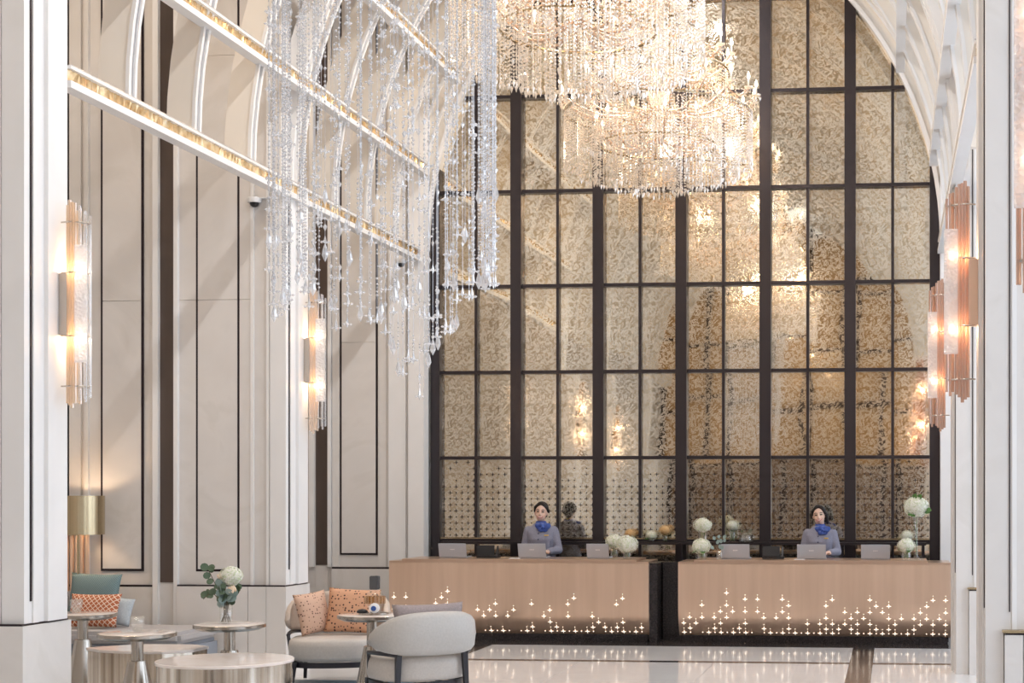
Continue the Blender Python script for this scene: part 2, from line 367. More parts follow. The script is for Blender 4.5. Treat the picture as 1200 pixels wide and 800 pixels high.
# back wall with the pointed opening of the mirror
MX0, MX1 = -5.82, 0.587; MR = 4.637
arch_m = arch_pts(MX0, MX1, MR, ZS, 22)
def back_wall():
    top = 9.7; xa, xb = XLO, XRO; ya, yb = 18.98, 19.32
    left = [(xa, 0), (MX0, 0)] + [p for p in arch_m if p[0] <= XC + 1e-6] + [(XC, top), (xa, top)]
    right = [(MX1, 0), (xb, 0), (xb, top), (XC, top)] + [p for p in arch_m if p[0] >= XC - 1e-6]
    m = MB()
    for poly in (left, right): m.prism(poly, 'y', ya, yb)
    return m
wb = back_wall().build('wall_back', 'cream'); tag(wb, 'cream end wall framing the pointed mirror arch', 'wall', kind='structure')
MB().box(MX0, MX1, 19.22, 19.32, 0, 9.4).build('mirror_backing', 'dark_line', wb)
# archivolt mouldings around the opening
for (dr, wd, dy) in ((0.0, 0.05, 0.05), (0.16, 0.03, 0.03), (0.30, 0.035, 0.04)):
    a1 = [(MX0 - dr, 0)] + arch_pts(MX0 - dr, MX1 + dr, MR + dr, ZS, 22) + [(MX1 + dr, 0)]
    a2 = [(MX0 - dr - wd, 0)] + arch_pts(MX0 - dr - wd, MX1 + dr + wd, MR + dr + wd, ZS, 22) + [(MX1 + dr + wd, 0)]
    m = MB(); vs = []; fs = []
    for p, q in zip(a1, a2): vs += [(p[0], 18.98, p[1]), (p[0], 18.98 - dy, p[1]), (q[0], 18.98 - dy, q[1]), (q[0], 18.98, q[1])]
    for i in range(len(a1) - 1):
        a = 4 * i; b = a + 4
        for k in range(3): fs.append((a + k, b + k, b + k + 1, a + k + 1))
    m.add(vs, fs).build('arch_moulding', 'white_stone', wb)

# ---- piers
def build_pier(side, yf, idx, label):
    s = -1 if side == 'left' else 1
    xh = XL if side == 'left' else XR + (0.06 if idx == 1 else 0)
    xo = (XLO if side == 'left' else XRO)
    name = 'wall_left' if side == 'left' else 'wall_right'
    def B(mb, a0, a1, y0, y1, z0, z1):           # a = distance from the hall face into the side bay
        xs = sorted((xh + s * a0, xh + s * a1)); return mb.box(xs[0], xs[1], yf + y0, yf + y1, z0, z1)
    L = abs(xo - xh)
    core = MB(); B(core, 0.06, L, 0.06, PD - 0.06, 0, ZTOP)
    o = core.build(name, 'stone'); tag(o, label, 'pier', kind='structure')
    # stepped corner mouldings, full height, on the front, the hall side and the back
    steps = [(0.0, 0.16, 0.03, PD - 0.03), (-0.012, 0.05, 0.125, 0.20), (-0.03, 0.05, 0.28, PD - 0.05)]
    rt = side == 'right'
    for (a0, a1, y0, y1) in steps: B(MB(), a0, (0.115 if a1 > 0.1 and rt else a1), y0, y1, 0.0 if rt else 0.80, ZS - 0.02 + (0.75 if idx < 3 else 0)).build('corner_moulding', 'stone' if rt else 'white_stone', o)
    for (a0, a1, yy) in ((0.17, 0.20, 0.035), (0.33, 0.36, 0.035)):
        B(MB(), a0, a1, yy, 0.08, 0.80, ZTOP).build('corner_moulding', 'white_stone', o)
    # dado course with a dark joint on top
    for (a0, a1) in (((0.12, 0.235), (0.24, 0.42), (0.425, 1.09)) if rt else ((-0.02, 0.175), (0.18, 0.36), (0.365, 1.09))):
        B(MB(), a0, a1, -0.02, PD + 0.02, 0.0, 0.786).build('dado_block', 'stone', o)
    B(MB(), 0.125 if rt else -0.005, 1.09, -0.005, PD + 0.005, 0.786, 0.80).build('dado_joint', 'dark_line', o)
    if rt:
        B(MB(), 0.105, 1.09, -0.03, 0.05, 0.80, 0.818).build('dado_cap', 'brass', o)
        B(MB(), 0.150, 0.158, 0.036, 0.07, 0.93, ZTOP).build('panel_inlay', 'dark_line', o)
    if rt: B(MB(), 0.115, 0.475, 0.042, 0.075, 0.80, ZTOP).build('stone_panel', 'stone', o)
    # framed stone panels outlined in dark bronze, in two or three lifts
    def panel(a0, a1, z0, z1):
        g = 0.022
        B(MB(), a0, a0 + g, 0.045, 0.07, z0, z1).build('panel_inlay', 'dark_line', o)
        B(MB(), a1 - g, a1, 0.045, 0.07, z0, z1).build('panel_inlay', 'dark_line', o)
        B(MB(), a0 + g, a1 - g, 0.045, 0.07, z0, z0 + g).build('panel_inlay', 'dark_line', o)
        cuts = [z0 + g, 3.60, 6.0, z1]
        for i in range(3): B(MB(), a0 + g, a1 - g, 0.04, 0.07, cuts[i] + 0.002, cuts[i + 1] - 0.002).build('stone_panel', 'stone', o)
    panel(0.475, 0.92, 0.93, ZTOP - 0.05)
    for (zc0, zc1) in ((0.80, 3.60), (3.60, 6.0), (6.0, ZTOP)):
        B(MB(), 0.36, 0.475, 0.045, 0.07, zc0 + 0.002, zc1 - 0.002).build('stone_panel', 'stone', o)
        B(MB(), 0.92, 1.09, 0.045, 0.07, zc0 + 0.002, zc1 - 0.002).build('stone_panel', 'stone', o)
    B(MB(), 0.475, 0.92, 0.045, 0.07, 0.80, 0.928).build('stone_panel', 'stone', o)
    # white edge, bronze strip, then the second panel toward the bay
    B(MB(), 1.09, 1.13, 0.0, 0.07, 0.0, ZTOP).build('edge_moulding', 'white_stone', o)
    B(MB(), 1.13, 1.29, 0.05, 0.07, 0.82, ZTOP).build('bronze_strip', 'bronze_panel', o)
    B(MB(), 1.13, 1.29, 0.045, 0.07, 0.0, 0.80).build('dado_block', 'stone', o)
    B(MB(), 1.29, 1.345, 0.0, 0.07, 0.0, ZTOP).build('edge_moulding', 'white_stone', o)
    panel(1.46, 1.90, 0.93, ZTOP - 0.05)
    B(MB(), 1.35, L, 0.03, 0.07, 0.0, 0.775).build('dado_block', 'stone', o)
    B(MB(), 1.35, L, 0.04, 0.07, 0.775, 0.795).build('dado_joint', 'dark_line', o)
    if L > 2.2:
        B(MB(), 2.02, 2.06, 0.02, 0.07, 0.80, ZTOP).build('edge_moulding', 'stone', o)
        B(MB(), 2.10, 2.22, 0.03, 0.07, 0.80, ZTOP).build('edge_moulding', 'stone', o)
        B(MB(), 2.235, 2.25, 0.03, 0.07, 0.80, ZTOP).build('panel_inlay', 'dark_line', o)
    # panel line on the hall-side face
    B(MB(), -0.006, 0.03, 0.098, 0.118, 0.95, ZS - 0.2 + (0.93 if idx < 3 else 0)).build('panel_inlay', 'dark_line', o)
    return o
near = {0: 'beside the entrance end', 1: 'second from the entrance end', 2: 'beside the champagne glass sconce and bistro tables', 3: 'behind the flower vase and beige armchair', 4: 'adjoining the mirror wall'}
for i, yf in enumerate(PIERS):
    if i == 4: continue
    build_pier('left', yf, i, 'cream panelled stone pier on the lounge side, ' + near[i])
nearR = {0: 'beside the entrance end', 1: 'second from the entrance end', 2: 'third from the entrance end, across from the bistro tables', 3: 'at the end of the reception desk'}
for i, yf in enumerate(PIERS):
    if i == 4: continue
    build_pier('right', yf if i != 1 else 4.95, i, 'cream panelled stone pier facing the lounge, ' + nearR[i])
# the last pier stands against the mirror wall: shallower
def end_pier(side):
    s = -1 if side == 'left' else 1; xh = MX0 if side == 'left' else MX1; yf = PIERS[4]
    xo = XLO if side == 'left' else XRO
    def B(a0, a1, y0, z0, z1):
        xs = sorted((xh + s * a0, xh + s * a1)); return MB().box(xs[0], xs[1], yf + y0, 18.98, z0, z1)
    o = B(0.02, abs(xo - xh), 0.06, 0, ZTOP).build('wall_left' if side == 'left' else 'wall_right', 'stone')
    tag(o, 'pale stone pier adjoining the mirror, ' + ('lounge side' if side == 'left' else 'desk end side'), 'pier', kind='structure')
    for (a0, a1, y0, m) in ((0.0, 0.20, 0.0, 'white_stone'), (0.24, 0.46, 0.02, 'white_stone'), (0.50, 0.60, 0.045, 'stone'), (1.10, 1.19, 0.03, 'stone'), (1.20, 1.24, 0.0, 'white_stone'), (1.42, 1.48, 0.0, 'white_stone')):
        B(a0, a1, y0, 0.78, ZTOP).build('pier_moulding', m, o)
    B(0.0, 1.19, 0.0, 0.0, 0.755).build('dado_block', 'stone', o)
    B(0.005, 1.19, 0.02, 0.755, 0.778).build('dado_joint', 'dark_line', o)
    g = 0.022
    for q in ((0.61, 0.61 + g, 0.93, ZTOP), (1.07, 1.07 + g, 0.93, ZTOP), (0.61 + g, 1.07, 0.93, 0.93 + g)): B(q[0], q[1], 0.045, q[2], q[3]).build('panel_inlay', 'dark_line', o)
    for (a, b) in ((0.952, 3.6), (3.6, 6.0), (6.0, ZTOP)): B(0.632, 1.07, 0.04, a + 0.002, b - 0.002).build('stone_panel', 'stone', o)
    B(1.25, 1.41, 0.05, 0.80, ZTOP).build('bronze_strip', 'bronze_panel', o)
    B(1.25, 1.41, 0.045, 0.0, 0.78).build('dado_block', 'stone', o)
end_pier('left'); end_pier('right')

# ---- ribs of the pointed vault and the longitudinal crystal beams
def rib(y0, y1, r0, r1, mat, parent, name, n=20, zlow=None):
    a = arch_pts(XL - r0, XR + r0, 4.72 + r0, ZS, n); b = arch_pts(XL - r1, XR + r1, 4.72 + r1, ZS, n)
    if zlow is not None: a = [(a[0][0], zlow)] + a + [(a[-1][0], zlow)]; b = [(b[0][0], zlow)] + b + [(b[-1][0], zlow)]
    vs = []; fs = []; m = len(a)
    for p, q in zip(a, b): vs += [(p[0], y0, p[1]), (p[0], y1, p[1]), (q[0], y1, q[1]), (q[0], y0, q[1])]
    for i in range(m - 1):
        for k in range(4):
            k2 = (k + 1) % 4; fs.append((4 * i + k, 4 * i + k2, 4 * i + 4 + k2, 4 * i + 4 + k))
    fs += [(0, 1, 2, 3), (4 * m - 1, 4 * m - 2, 4 * m - 3, 4 * m - 4)]
    return MB().add(vs, fs).build(name, mat, parent)
ribn = 0
main_y = [y_ + 0.40 for y_ in PIERS[:4]]
allr = []
for i in range(len(main_y)):
    allr.append((main_y[i], True))
    nxt = main_y[i + 1] if i + 1 < len(main_y) else 18.9
    for k in (1, 2, 3): allr.append((main_y[i] + (nxt - main_y[i]) * k / 4.0, False))
for k in (1, 2, 3): allr.append((main_y[0] - 1.15 * k, False))
for (yy, big) in sorted(allr):
    ribn += 1
    r = rib(yy - (0.13 if big else 0.05), yy + (0.13 if big else 0.05), 0.03, 0.26, 'cream' if not big else 'white_stone', None, 'trim_%d' % ribn)
    tag(r, 'curved rib of the pointed vault', 'vault rib', 'ribs of the vault', 'structure')
    hw = 0.06 if big else 0.028
    rib(yy - hw, yy + hw, 0.018, 0.03, 'wire', r, 'groove')
    for sgn in (-1, 1):
        e = hw + 0.018
        rib(yy + sgn * e - 0.018, yy + sgn * e + 0.018, 0.0, 0.03, 'white_stone', r, 'edge_fillet')
rnd = random.Random(5)
def beam(z, y0, y1, side, lab):
    global ribn
    ribn += 1
    dx = 4.72 - math.sqrt(4.72 ** 2 - max(0, z - ZS) ** 2)
    xh = XL + dx + 0.03 if side < 0 else XR - dx - 0.03; s = side
    def B(a0, a1, z0, z1):
        xs = sorted((xh + s * a0, xh + s * a1)); return MB().box(xs[0], xs[1], y0, y1, z0, z1)
    o = B(-0.018, 0.09, z - 0.08, z - 0.028).build('trim_%d' % ribn, 'white_stone'); tag(o, lab, 'beam', kind='structure')
    B(-0.015, 0.09, z + 0.058, z + 0.08).build('top_fillet', 'white_stone', o)
    B(-0.012, 0.0, z + 0.08, z + 0.09).build('top_fillet', 'wire', o)
    B(0.025, 0.085, z - 0.028, z + 0.058).build('beam_core', 'copper_edge', o)
    m = MB(); y = y0 + 0.02
    while y < y1 - 0.06:
        wd = rnd.uniform(0.03, 0.075); dp = rnd.uniform(0.004, 0.022); xf = xh + s * 0.025
        zz0, zz1 = z - 0.027, z + 0.057; k = rnd.uniform(-0.012, 0.012); yc = y + wd * rnd.uniform(0.25, 0.75)
        m.add([(xf, y, zz0), (xf, y + wd, zz0), (xf, y + wd, zz1), (xf, y, zz1), (xf - s * dp, yc + k, zz0), (xf - s * dp, yc - k, zz1)],
              [(0, 4, 5, 3), (4, 1, 2, 5), (0, 1, 4), (3, 5, 2)])
        y += wd + 0.003
    c = m.build('crystal_band', 'gold_crystal', o); c['kind'] = 'stuff'
YB0 = 10.50
beam(4.68, YB0, 18.72, -1, 'lowest white and amber crystal beam above the lounge piers')
beam(5.74, YB0, 18.72, -1, 'middle white and amber crystal beam above the lounge piers')
beam(6.88, YB0, 18.72, -1, 'highest white and amber crystal beam above the lounge piers')
beam(4.68, YB0, 18.72, 1, 'lowest white and amber crystal beam along the desk end piers')
beam(5.74, YB0, 18.72, 1, 'middle white and amber crystal beam along the desk end piers')
beam(6.88, YB0, 18.72, 1, 'highest white and amber crystal beam along the desk end piers')

# ---- right-hand window wall of the side bays
bays = [(YE, 0.7), (0.7 + PD, 4.95), (4.95 + PD, 9.95), (9.95 + PD, 14.5), (14.5 + PD, 18.72)]
for i, (y0, y1) in enumerate(bays):
    o = MB().box(XRO, XRO + 0.12, y0, y1, 0, 0.5).box(XRO, XRO + 0.12, y0, y1, 7.4, ZTOP).box(XRO, XRO + 0.12, y0, y0 + 0.3, 0.5, 7.4).box(XRO, XRO + 0.12, y1 - 0.3, y1, 0.5, 7.4)
    o = o.build('window_%d' % (i + 1), 'stone'); tag(o, 'tall daylight window in a right-hand side bay', 'window', 'tall windows of the right-hand bays', 'structure')
    ya, yb = y0 + 0.3, y1 - 0.3
    for k in range(4):
        yy = ya + (yb - ya) * k / 3.0; MB().box(XRO + 0.02, XRO + 0.10, yy - 0.03, yy + 0.03, 0.5, 7.4).build('window_mullion', 'mullion', o)
    for zz in (0.53, 2.2, 3.9, 5.6, 7.37): MB().box(XRO + 0.03, XRO + 0.09, ya, yb, zz - 0.03, zz + 0.03).build('window_rail', 'mullion', o)
    for k in range(3):
        for j in range(4):
            zs = (0.56, 2.23, 3.93, 5.63, 7.34)
            MB().box(XRO + 0.055, XRO + 0.065, ya + (yb - ya) * k / 3.0 + 0.03, ya + (yb - ya) * (k + 1) / 3.0 - 0.03, zs[j], zs[j + 1] - 0.06).build('pane', 'window_glass', o)
# ---- entrance end behind the camera: bronze glazing between dark mullions (seen only in the mirror)
o = MB().box(XLO, -6.2, YE - 0.15, YE, 0, 9.8).box(0.9, XRO, YE - 0.15, YE, 0, 9.8).box(-6.2, 0.9, YE - 0.12, YE, 0, 2.6).build('wall_front', 'stone')
tag(o, 'entrance end wall with bronze glazing', 'wall', kind='structure')
MB().box(-6.2, 0.9, YE, YE + 0.05, 0.0, 2.6).build('bronze_screen', noisemat('brown_screen', [(0.3, (0.16, 0.10, 0.065)), (0.7, (0.22, 0.145, 0.095))], 5, 0.45), o)
for k in range(8):
    xx = -6.2 + 7.1 * k / 7.0; MB().box(xx - 0.07, xx + 0.07, YE - 0.08, YE + 0.1, 0, 9.8).build('mullion', 'mullion', o)
for zz in (2.6, 4.2, 5.8, 7.4, 9.0): MB().box(-6.2, 0.9, YE - 0.06, YE + 0.06, zz - 0.05, zz + 0.05).build('rail', 'mullion', o)
for k in range(7):
    for j, (za, zb) in enumerate(((2.65, 4.15), (4.25, 5.75), (5.85, 7.35), (7.45, 8.95))):
        MB().box(-6.2 + 7.1 * k / 7.0 + 0.07, -6.2 + 7.1 * (k + 1) / 7.0 - 0.07, YE - 0.01, YE, za, zb).build('pane', 'bronze_glass', o)

# ---- the mirror wall itself
def clip(poly, conv):
    """clip poly against the convex polygon conv (counter-clockwise)"""
    out = poly
    for i in range(len(conv)):
        a = conv[i]; b = conv[(i + 1) % len(conv)]; inp = out; out = []
        def sd(p): return (b[0] - a[0]) * (p[1] - a[1]) - (b[1] - a[1]) * (p[0] - a[0])
        for j in range(len(inp)):
            p, q = inp[j], inp[(j + 1) % len(inp)]; sp, sq = sd(p), sd(q)
            if sp >= 0: out.append(p)
            if (sp >= 0) != (sq >= 0):
                t = sp / (sp - sq); out.append((p[0] + (q[0] - p[0]) * t, p[1] + (q[1] - p[1]) * t))
        if not out: return []
    return out
conv = [(MX0, 0.0), (MX1, 0.0)] + arch_pts(MX0, MX1, MR, ZS, 22)[::-1]
mirror = empty('mirror_screen', (0, 0, 0), 0, 'tall pointed antique gold damask mirror in dark bronze grid behind reception', 'mirror')
mull = [(-5.82, -5.70), (-4.785, -4.648), (-3.735, -3.597), (-2.688, -2.548), (-1.635, -1.494), (-0.582, -0.443), (0.465, 0.587)]
for (a, b) in mull:
    p = clip([(a, 0), (b, 0), (b, 9.4), (a, 9.4)], conv)
    m = MB().prism(p, 'y', 18.99, 19.12); o = m.build('mullion', 'mullion', mirror)
zr = [0.0, 1.102, 2.151, 3.232, 4.318, 5.511, 6.709, 7.886, 9.3]
thin = []
for i in range(6):
    xm = 0.5 * (mull[i][1] + mull[i + 1][0]); thin.append(xm)
    p = clip([(xm - 0.018, 0), (xm + 0.018, 0), (xm + 0.018, 9.4), (xm - 0.018, 9.4)], conv)
    MB().prism(p, 'y', 19.04, 19.12).build('thin_mullion', 'mullion', mirror)
    for j, z in enumerate(zr[1:-1]):
        h = 0.03 if j else 0.04
        p = clip([(mull[i][1], z - h * 0.7), (mull[i + 1][0], z - h * 0.7), (mull[i + 1][0], z + h * 0.7), (mull[i][1], z + h * 0.7)], conv)
        if p: MB().prism(p, 'y', 19.03, 19.12).build('rail', 'mullion', mirror)
        if j == 0: MB().box(mull[i][1], mull[i + 1][0], 19.02, 19.045, z + 0.028, z + 0.042).build('gold_bead', 'brass', mirror)
# dark fleur-shaped motif used for etching and for the desk cut-outs
def fleur(mb, x, z, k, fn):
    """a small cross with pointed petals; fn maps (dx, dz) to a 3-D point"""
    def rh(pts): mb.add([fn(x + a * k, z + b * k) for a, b in pts], [tuple(range(len(pts)))])
    rh([(0, -0.5), (0.075, -0.05), (0.075, 0.15), (0, 0.5), (-0.075, 0.15), (-0.075, -0.05)])
    rh([(0.06, -0.075), (0.33, -0.09), (0.5, 0.03), (0.30, 0.02), (0.06, 0.04)][::-1])
    rh([(-0.06, -0.075), (-0.33, -0.09), (-0.5, 0.03), (-0.30, 0.02), (-0.06, 0.04)])
def dot(mb, x, z, k, fn): mb.add([fn(x - k, z), fn(x, z - k), fn(x + k, z), fn(x, z + k)], [(0, 1, 2, 3)])
rp = random.Random(11)
for i in range(6):
    for (xa, xb) in ((mull[i][1], thin[i] - 0.018), (thin[i] + 0.018, mull[i + 1][0])):
        for j in range(len(zr) - 1):
            za, zb = zr[j] + (0.02 if j else 0), zr[j + 1] - 0.02
            p = clip([(xa, za), (xb, za), (xb, zb), (xa, zb)], conv)
            if len(p) < 3: continue
            cx = sum(q[0] for q in p) / len(p); cz = sum(q[1] for q in p) / len(p)
            e = 0.0
            m = MB(); loc = [(q[0] - cx, q[1] - cz) for q in p]
            m.prism(loc, 'y', 0.0, 0.01)
            o = m.build('mirror_pane', 'mirror', mirror, loc=(cx, 19.105, cz))
            o.rotation_euler = (math.radians(rp.uniform(-0.35, 0.35)), 0, math.radians(rp.uniform(-0.45, 0.45)))
            if j == 1:
                pm_ = MB(); hx = (xb - xa) / 2; hz = (zb - za) / 2; st = 0.077
                nx = int(2 * hx / st); nz = int(2 * hz / st)
                for a in range(nx + 1):
                    for b in range(nz):
                        xx = -hx + 0.03 + a * st; zz = -hz + 0.05 + b * st; fr = b / nz
                        if abs(xx) > hx - 0.02: continue
                        if fr > 0.62 and rp.random() > (0.12 if fr > 0.8 else 0.4): continue
                        if (a + b) % 2 == 0: fleur(pm_, xx, zz, 0.064, lambda u, v: (u, -0.003, v))
                        else: dot(pm_, xx, zz, 0.010, lambda u, v: (u, -0.003, v))
                q = pm_.build('etched_motifs', 'dark_line', o, fix=False); q['kind'] = 'stuff'
# ------------------------------------------------------------------ reception desks
YD = 17.33; DT = 0.945
PROF = [(0.90, 0.0), (0.75, 0.0), (0.60, 0.0), (0.48, 0.0), (0.38, 0.004), (0.30, 0.014), (0.24, 0.028), (0.19, 0.046), (0.14, 0.072), (0.10, 0.10), (0.075, 0.13)]
def prof_y(z):
    for (z1, d1), (z0, d0) in zip(PROF, PROF[1:]):
        if z0 <= z <= z1: return d0 + (d1 - d0) * (z - z0) / (z1 - z0)
    return PROF[0][1] if z > PROF[0][0] else PROF[-1][1]
def desk(x0, x1, label, seed, slab0, slab1, darkend):
    r = empty('reception_desk', (0.5 * (x0 + x1), YD, 0), 0, label, 'desk')
    hx = 0.5 * (x1 - x0); cx = 0.5 * (x0 + x1)
    vs = []; fs = []
    for (z, d) in PROF: vs += [(-hx, d, z), (hx, d, z)]
    for i in range(len(PROF) - 1): fs.append((2 * i, 2 * i + 2, 2 * i + 3, 2 * i + 1))
    n = len(PROF); 
    m = MB().add(vs, fs)
    m.add([(-hx, d, z) for z, d in PROF] + [(-hx, 0.16, 0.075), (-hx, 0.16, 0.90)], [tuple(range(n + 2))])
    m.add([(hx, d, z) for z, d in PROF] + [(hx, 0.16, 0.075), (hx, 0.16, 0.90)], [tuple(range(n + 1, -1, -1))])
    m.build('curved_front', 'copper', r, auto=40)
    MB().box(-hx + 0.02, hx - 0.02, 0.16, 0.66, 0.02, 0.90).build('carcass', 'black_stone', r)
    MB().box(-hx, hx, 0.0, 0.70, 0.90, 0.922).build('lower_top', 'copper_edge', r, bevel=0.003)
    MB().box(slab0 - cx, slab1 - cx, -0.012, 0.70, 0.922, DT).build('counter_slab', 'copper_edge', r, bevel=0.004)
    MB().box(-hx + 0.03, hx - 0.03, 0.12, 0.20, 0.0, 0.08).build('plinth', 'black_stone', r)
    if darkend: 
        MB().box(hx, hx + 0.09, 0.06, 0.70, 0.0, 0.90).build('dark_end_panel', 'black_stone', r)
    rr = random.Random(seed); cm = MB(); st = 0.0705
    rowsz = [0.115, 0.165, 0.225, 0.292, 0.362, 0.432, 0.502, 0.572]
    pr = [0.50, 0.40, 0.42, 0.32, 0.27, 0.24, 0.20, 0.07]
    fn = lambda u, v: (u, prof_y(v) - 0.004, v)
    nx = int(2 * hx / st)
    used = set()
    for b, z in enumerate(rowsz):
        for a in range(nx):
            x = -hx + 0.06 + a * st
            if x > hx - 0.03: continue
            if (a + b) % 2: 
                if b == 0: dot(cm, x, z, 0.008, fn)
                continue
            if rr.random() < pr[b] * 1.5:
                fleur(cm, x, z, 0.060, fn); dot(cm, x, z + 0.048, 0.006, fn)
                used.add((a, b))
    q = cm.build('lit_cutouts', 'cutout_light', r, fix=False); q['kind'] = 'stuff'
    return r
desk(-5.80, -2.76, 'copper fronted reception desk on the lounge side with glowing fleur cut-outs and dark end', 3, -5.64, -2.90, True)
desk(-2.42, 0.66, 'copper fronted reception desk with glowing fleur cut-outs and a tall trumpet vase on top', 8, -2.24, 0.40, False)
# dark stone pillar closing the gap between the desks
o = MB().box(-2.66, -2.43, 17.75, 17.95, 0, 0.9).build('gap_panel', 'black_stone', bevel=0.006); tag(o, 'black speckled stone panel between the two reception desks', 'panel')

# ------------------------------------------------------------------ small desk things
def laptop(px, label, w_=0.33, rz=0.0, Y=17.62):
    p = at(px, 650, Y); r = empty('laptop', (p.x, Y, DT), rz, label, 'laptop', 'laptops on the reception desks')
    MB().box(-w_ / 2, w_ / 2, 0.0, 0.23, 0.0, 0.016).build('base', 'laptop', r, bevel=0.004)
    MB().box(-w_ / 2 + 0.02, w_ / 2 - 0.02, 0.06, 0.16, 0.016, 0.019).build('keyboard', 'black_plastic', r)
    m = MB().box(-w_ / 2, w_ / 2, -0.006, 0.006, 0.0, 0.165).xf(Matrix.Rotation(math.radians(16), 4, 'X'))
    sc_ = m.build('screen', 'laptop', r, bevel=0.003, loc=(0, -0.004, 0.012))
    g = MB()
    for k in range(4): g.box(-0.026 + k * 0.014, -0.016 + k * 0.014, -0.0075, -0.006, 0.088, 0.098)
    g.xf(Matrix.Rotation(math.radians(16), 4, 'X')).build('logo', 'logo', sc_)
    return r
laptop(531, 'silver laptop next to the black terminal at the lounge end of the desk')
laptop(624, 'silver laptop in front of the attendant with the bun')
laptop(701, 'silver laptop beside the pair of hydrangea vases on the left desk', 0.26)
laptop(862, 'silver laptop beside the stacked hydrangeas and the small leafy vase')
laptop(951, 'silver laptop in front of the attendant with the side-swept hair')
laptop(1026, 'silver laptop beside the tall trumpet vase')
def terminal(px, label, w_):
    p = at(px, 650, 17.66); r = empty('desk_terminal', (p.x, 17.66, DT), 0, label, 'terminal', 'black terminals on the reception desks')
    MB().box(-w_ / 2, w_ / 2, -0.02, 0.14, 0.0, 0.03).build('base', 'black_plastic', r, bevel=0.006)
    MB().box(-w_ / 2, w_ / 2 - 0.05, 0.0, 0.016, 0.03, 0.15).xf(Matrix.Rotation(math.radians(-10), 4, 'X')).build('screen', 'black_plastic', r, bevel=0.004)
    MB().prism([(0.0, 0.03), (0.09, 0.03), (0.06, 0.14)], 'x', w_ / 2 - 0.03, w_ / 2 - 0.01).build('card_reader', 'black_plastic', r)
terminal(571, 'black desk terminal between two silver laptops, attendant with bun side', 0.26)
terminal(906, 'black desk terminal beside the attendant with side-swept hair', 0.25)
for (px, lb) in ((604, 'small white card pad beside the laptop of the attendant with the bun'), (937, 'small white card pad beside the laptop of the attendant with side-swept hair')):
    p = at(px, 652, 17.5); o = MB().box(-0.06, 0.06, -0.04, 0.04, 0, 0.008).build('card_pad', 'white_ceramic', loc=(p.x, 17.48, DT), bevel=0.002); tag(o, lb, 'notepad')

# ------------------------------------------------------------------ flowers
def hydrangea(mb, c, r, seed, n=150, sq=0.8):
    rr = random.Random(seed)
    for k in range(n):
        z = 1 - 2 * (k + 0.5) / n; a = k * 2.399963; q = math.sqrt(1 - z * z); rad = r * rr.uniform(0.86, 1.04)
        d = Vector((q * math.cos(a), q * math.sin(a), z * sq)); p = Vector(c) + d * rad
        s = r * rr.uniform(0.15, 0.21); t = d.cross(Vector((rr.uniform(-1, 1), rr.uniform(-1, 1), rr.uniform(-1, 1)))).normalized(); b = d.cross(t).normalized()
        for (e, f) in ((t, b), (b, -t), (-t, -b), (-b, t)):
            mb.add([p, p + e * s * 0.75 + f * s * 0.25 + d * s * 0.2, p + (e + f) * s * 0.8 + d * s * 0.1, p + f * s * 0.75 + e * s * 0.25 + d * s * 0.2], [(0, 1, 2, 3)])
def leafmesh(mb, base, tip, w_, n=Vector((0, -1, 0.4)), fold=0.2):
    base = Vector(base); tip = Vector(tip); ax = tip - base; side = ax.cross(n).normalized() * w_; nn = side.cross(ax).normalized() * (w_ * fold)
    pts = [base, base + ax * 0.3 + side * 0.85 + nn, base + ax * 0.62 + side + nn, tip, base + ax * 0.62 - side + nn, base + ax * 0.3 - side + nn, base + ax * 0.3, base + ax * 0.65]
    mb.add(pts, [(0, 6, 1), (6, 7, 2, 1), (7, 3, 2), (0, 5, 6), (6, 5, 4, 7), (7, 4, 3)])
def vase_cyl(r, h, t=0.006): return [(r * 0.9, 0), (r, 0.006), (r, h), (r - t, h), (r - t, 0.02), (0.001, 0.018)]
def hyd_vase(name, loc, r, h, fr, label, fz=None, mat='petal', leaves=4, seed=1, group=None, n=150):
    o = empty(name, loc, 0, label, 'flower vase', group)
    MB().lathe(vase_cyl(r, h), n=20).build('glass_vase', 'clear_glass', o, smooth=True)
    m = MB()
    for k in range(5):
        a = k * 1.3; m.tube([(r * 0.5 * math.cos(a), r * 0.5 * math.sin(a), 0.02), (r * 0.4 * math.cos(a + 1), r * 0.4 * math.sin(a + 1), h)], 0.004, 6)
    m.build('stems', 'leaf', o)
    fz = h + fr * 0.55 if fz is None else fz
    m = MB().ball((0, 0, fz), fr * 0.8, fr * 0.8, fr * 0.62); hydrangea(m, (0, 0, fz), fr, seed, n); m.build('hydrangea_head', mat, o)
    rr = random.Random(seed)
    for k in range(leaves):
        a = rr.uniform(0, 2 * PI); d = Vector((math.cos(a), math.sin(a), 0)); m = MB()
        leafmesh(m, (d.x * fr * 0.3, d.y * fr * 0.3, fz - fr * 0.5), (d.x * fr * 1.25, d.y * fr * 1.25, fz - fr * rr.uniform(0.3, 0.8)), fr * 0.28, Vector((0, 0, 1)))
        m.build('leaf', 'leaf', o)
    return o
def onDesk(px, Y=17.6): return (at(px, 652, Y).x, Y, DT)
hyd_vase('hydrangea_vase', onDesk(720, 17.95), 0.05, 0.13, 0.105, 'white hydrangea in a glass cylinder behind a rounder one, left desk', seed=2)
hyd_vase('hydrangea_vase', onDesk(735, 17.5), 0.05, 0.10, 0.125, 'large round white hydrangea in a low glass beside the desk end', seed=3, leaves=2)
hyd_vase('hydrangea_vase', onDesk(823.5, 17.72), 0.058, 0.33, 0.105, 'white hydrangea on a tall glass cylinder above a low one', seed=4, leaves=1)
hyd_vase('hydrangea_vase', onDesk(822, 17.5), 0.055, 0.09, 0.108, 'low white hydrangea in front of the tall glass cylinder', seed=5, leaves=2)
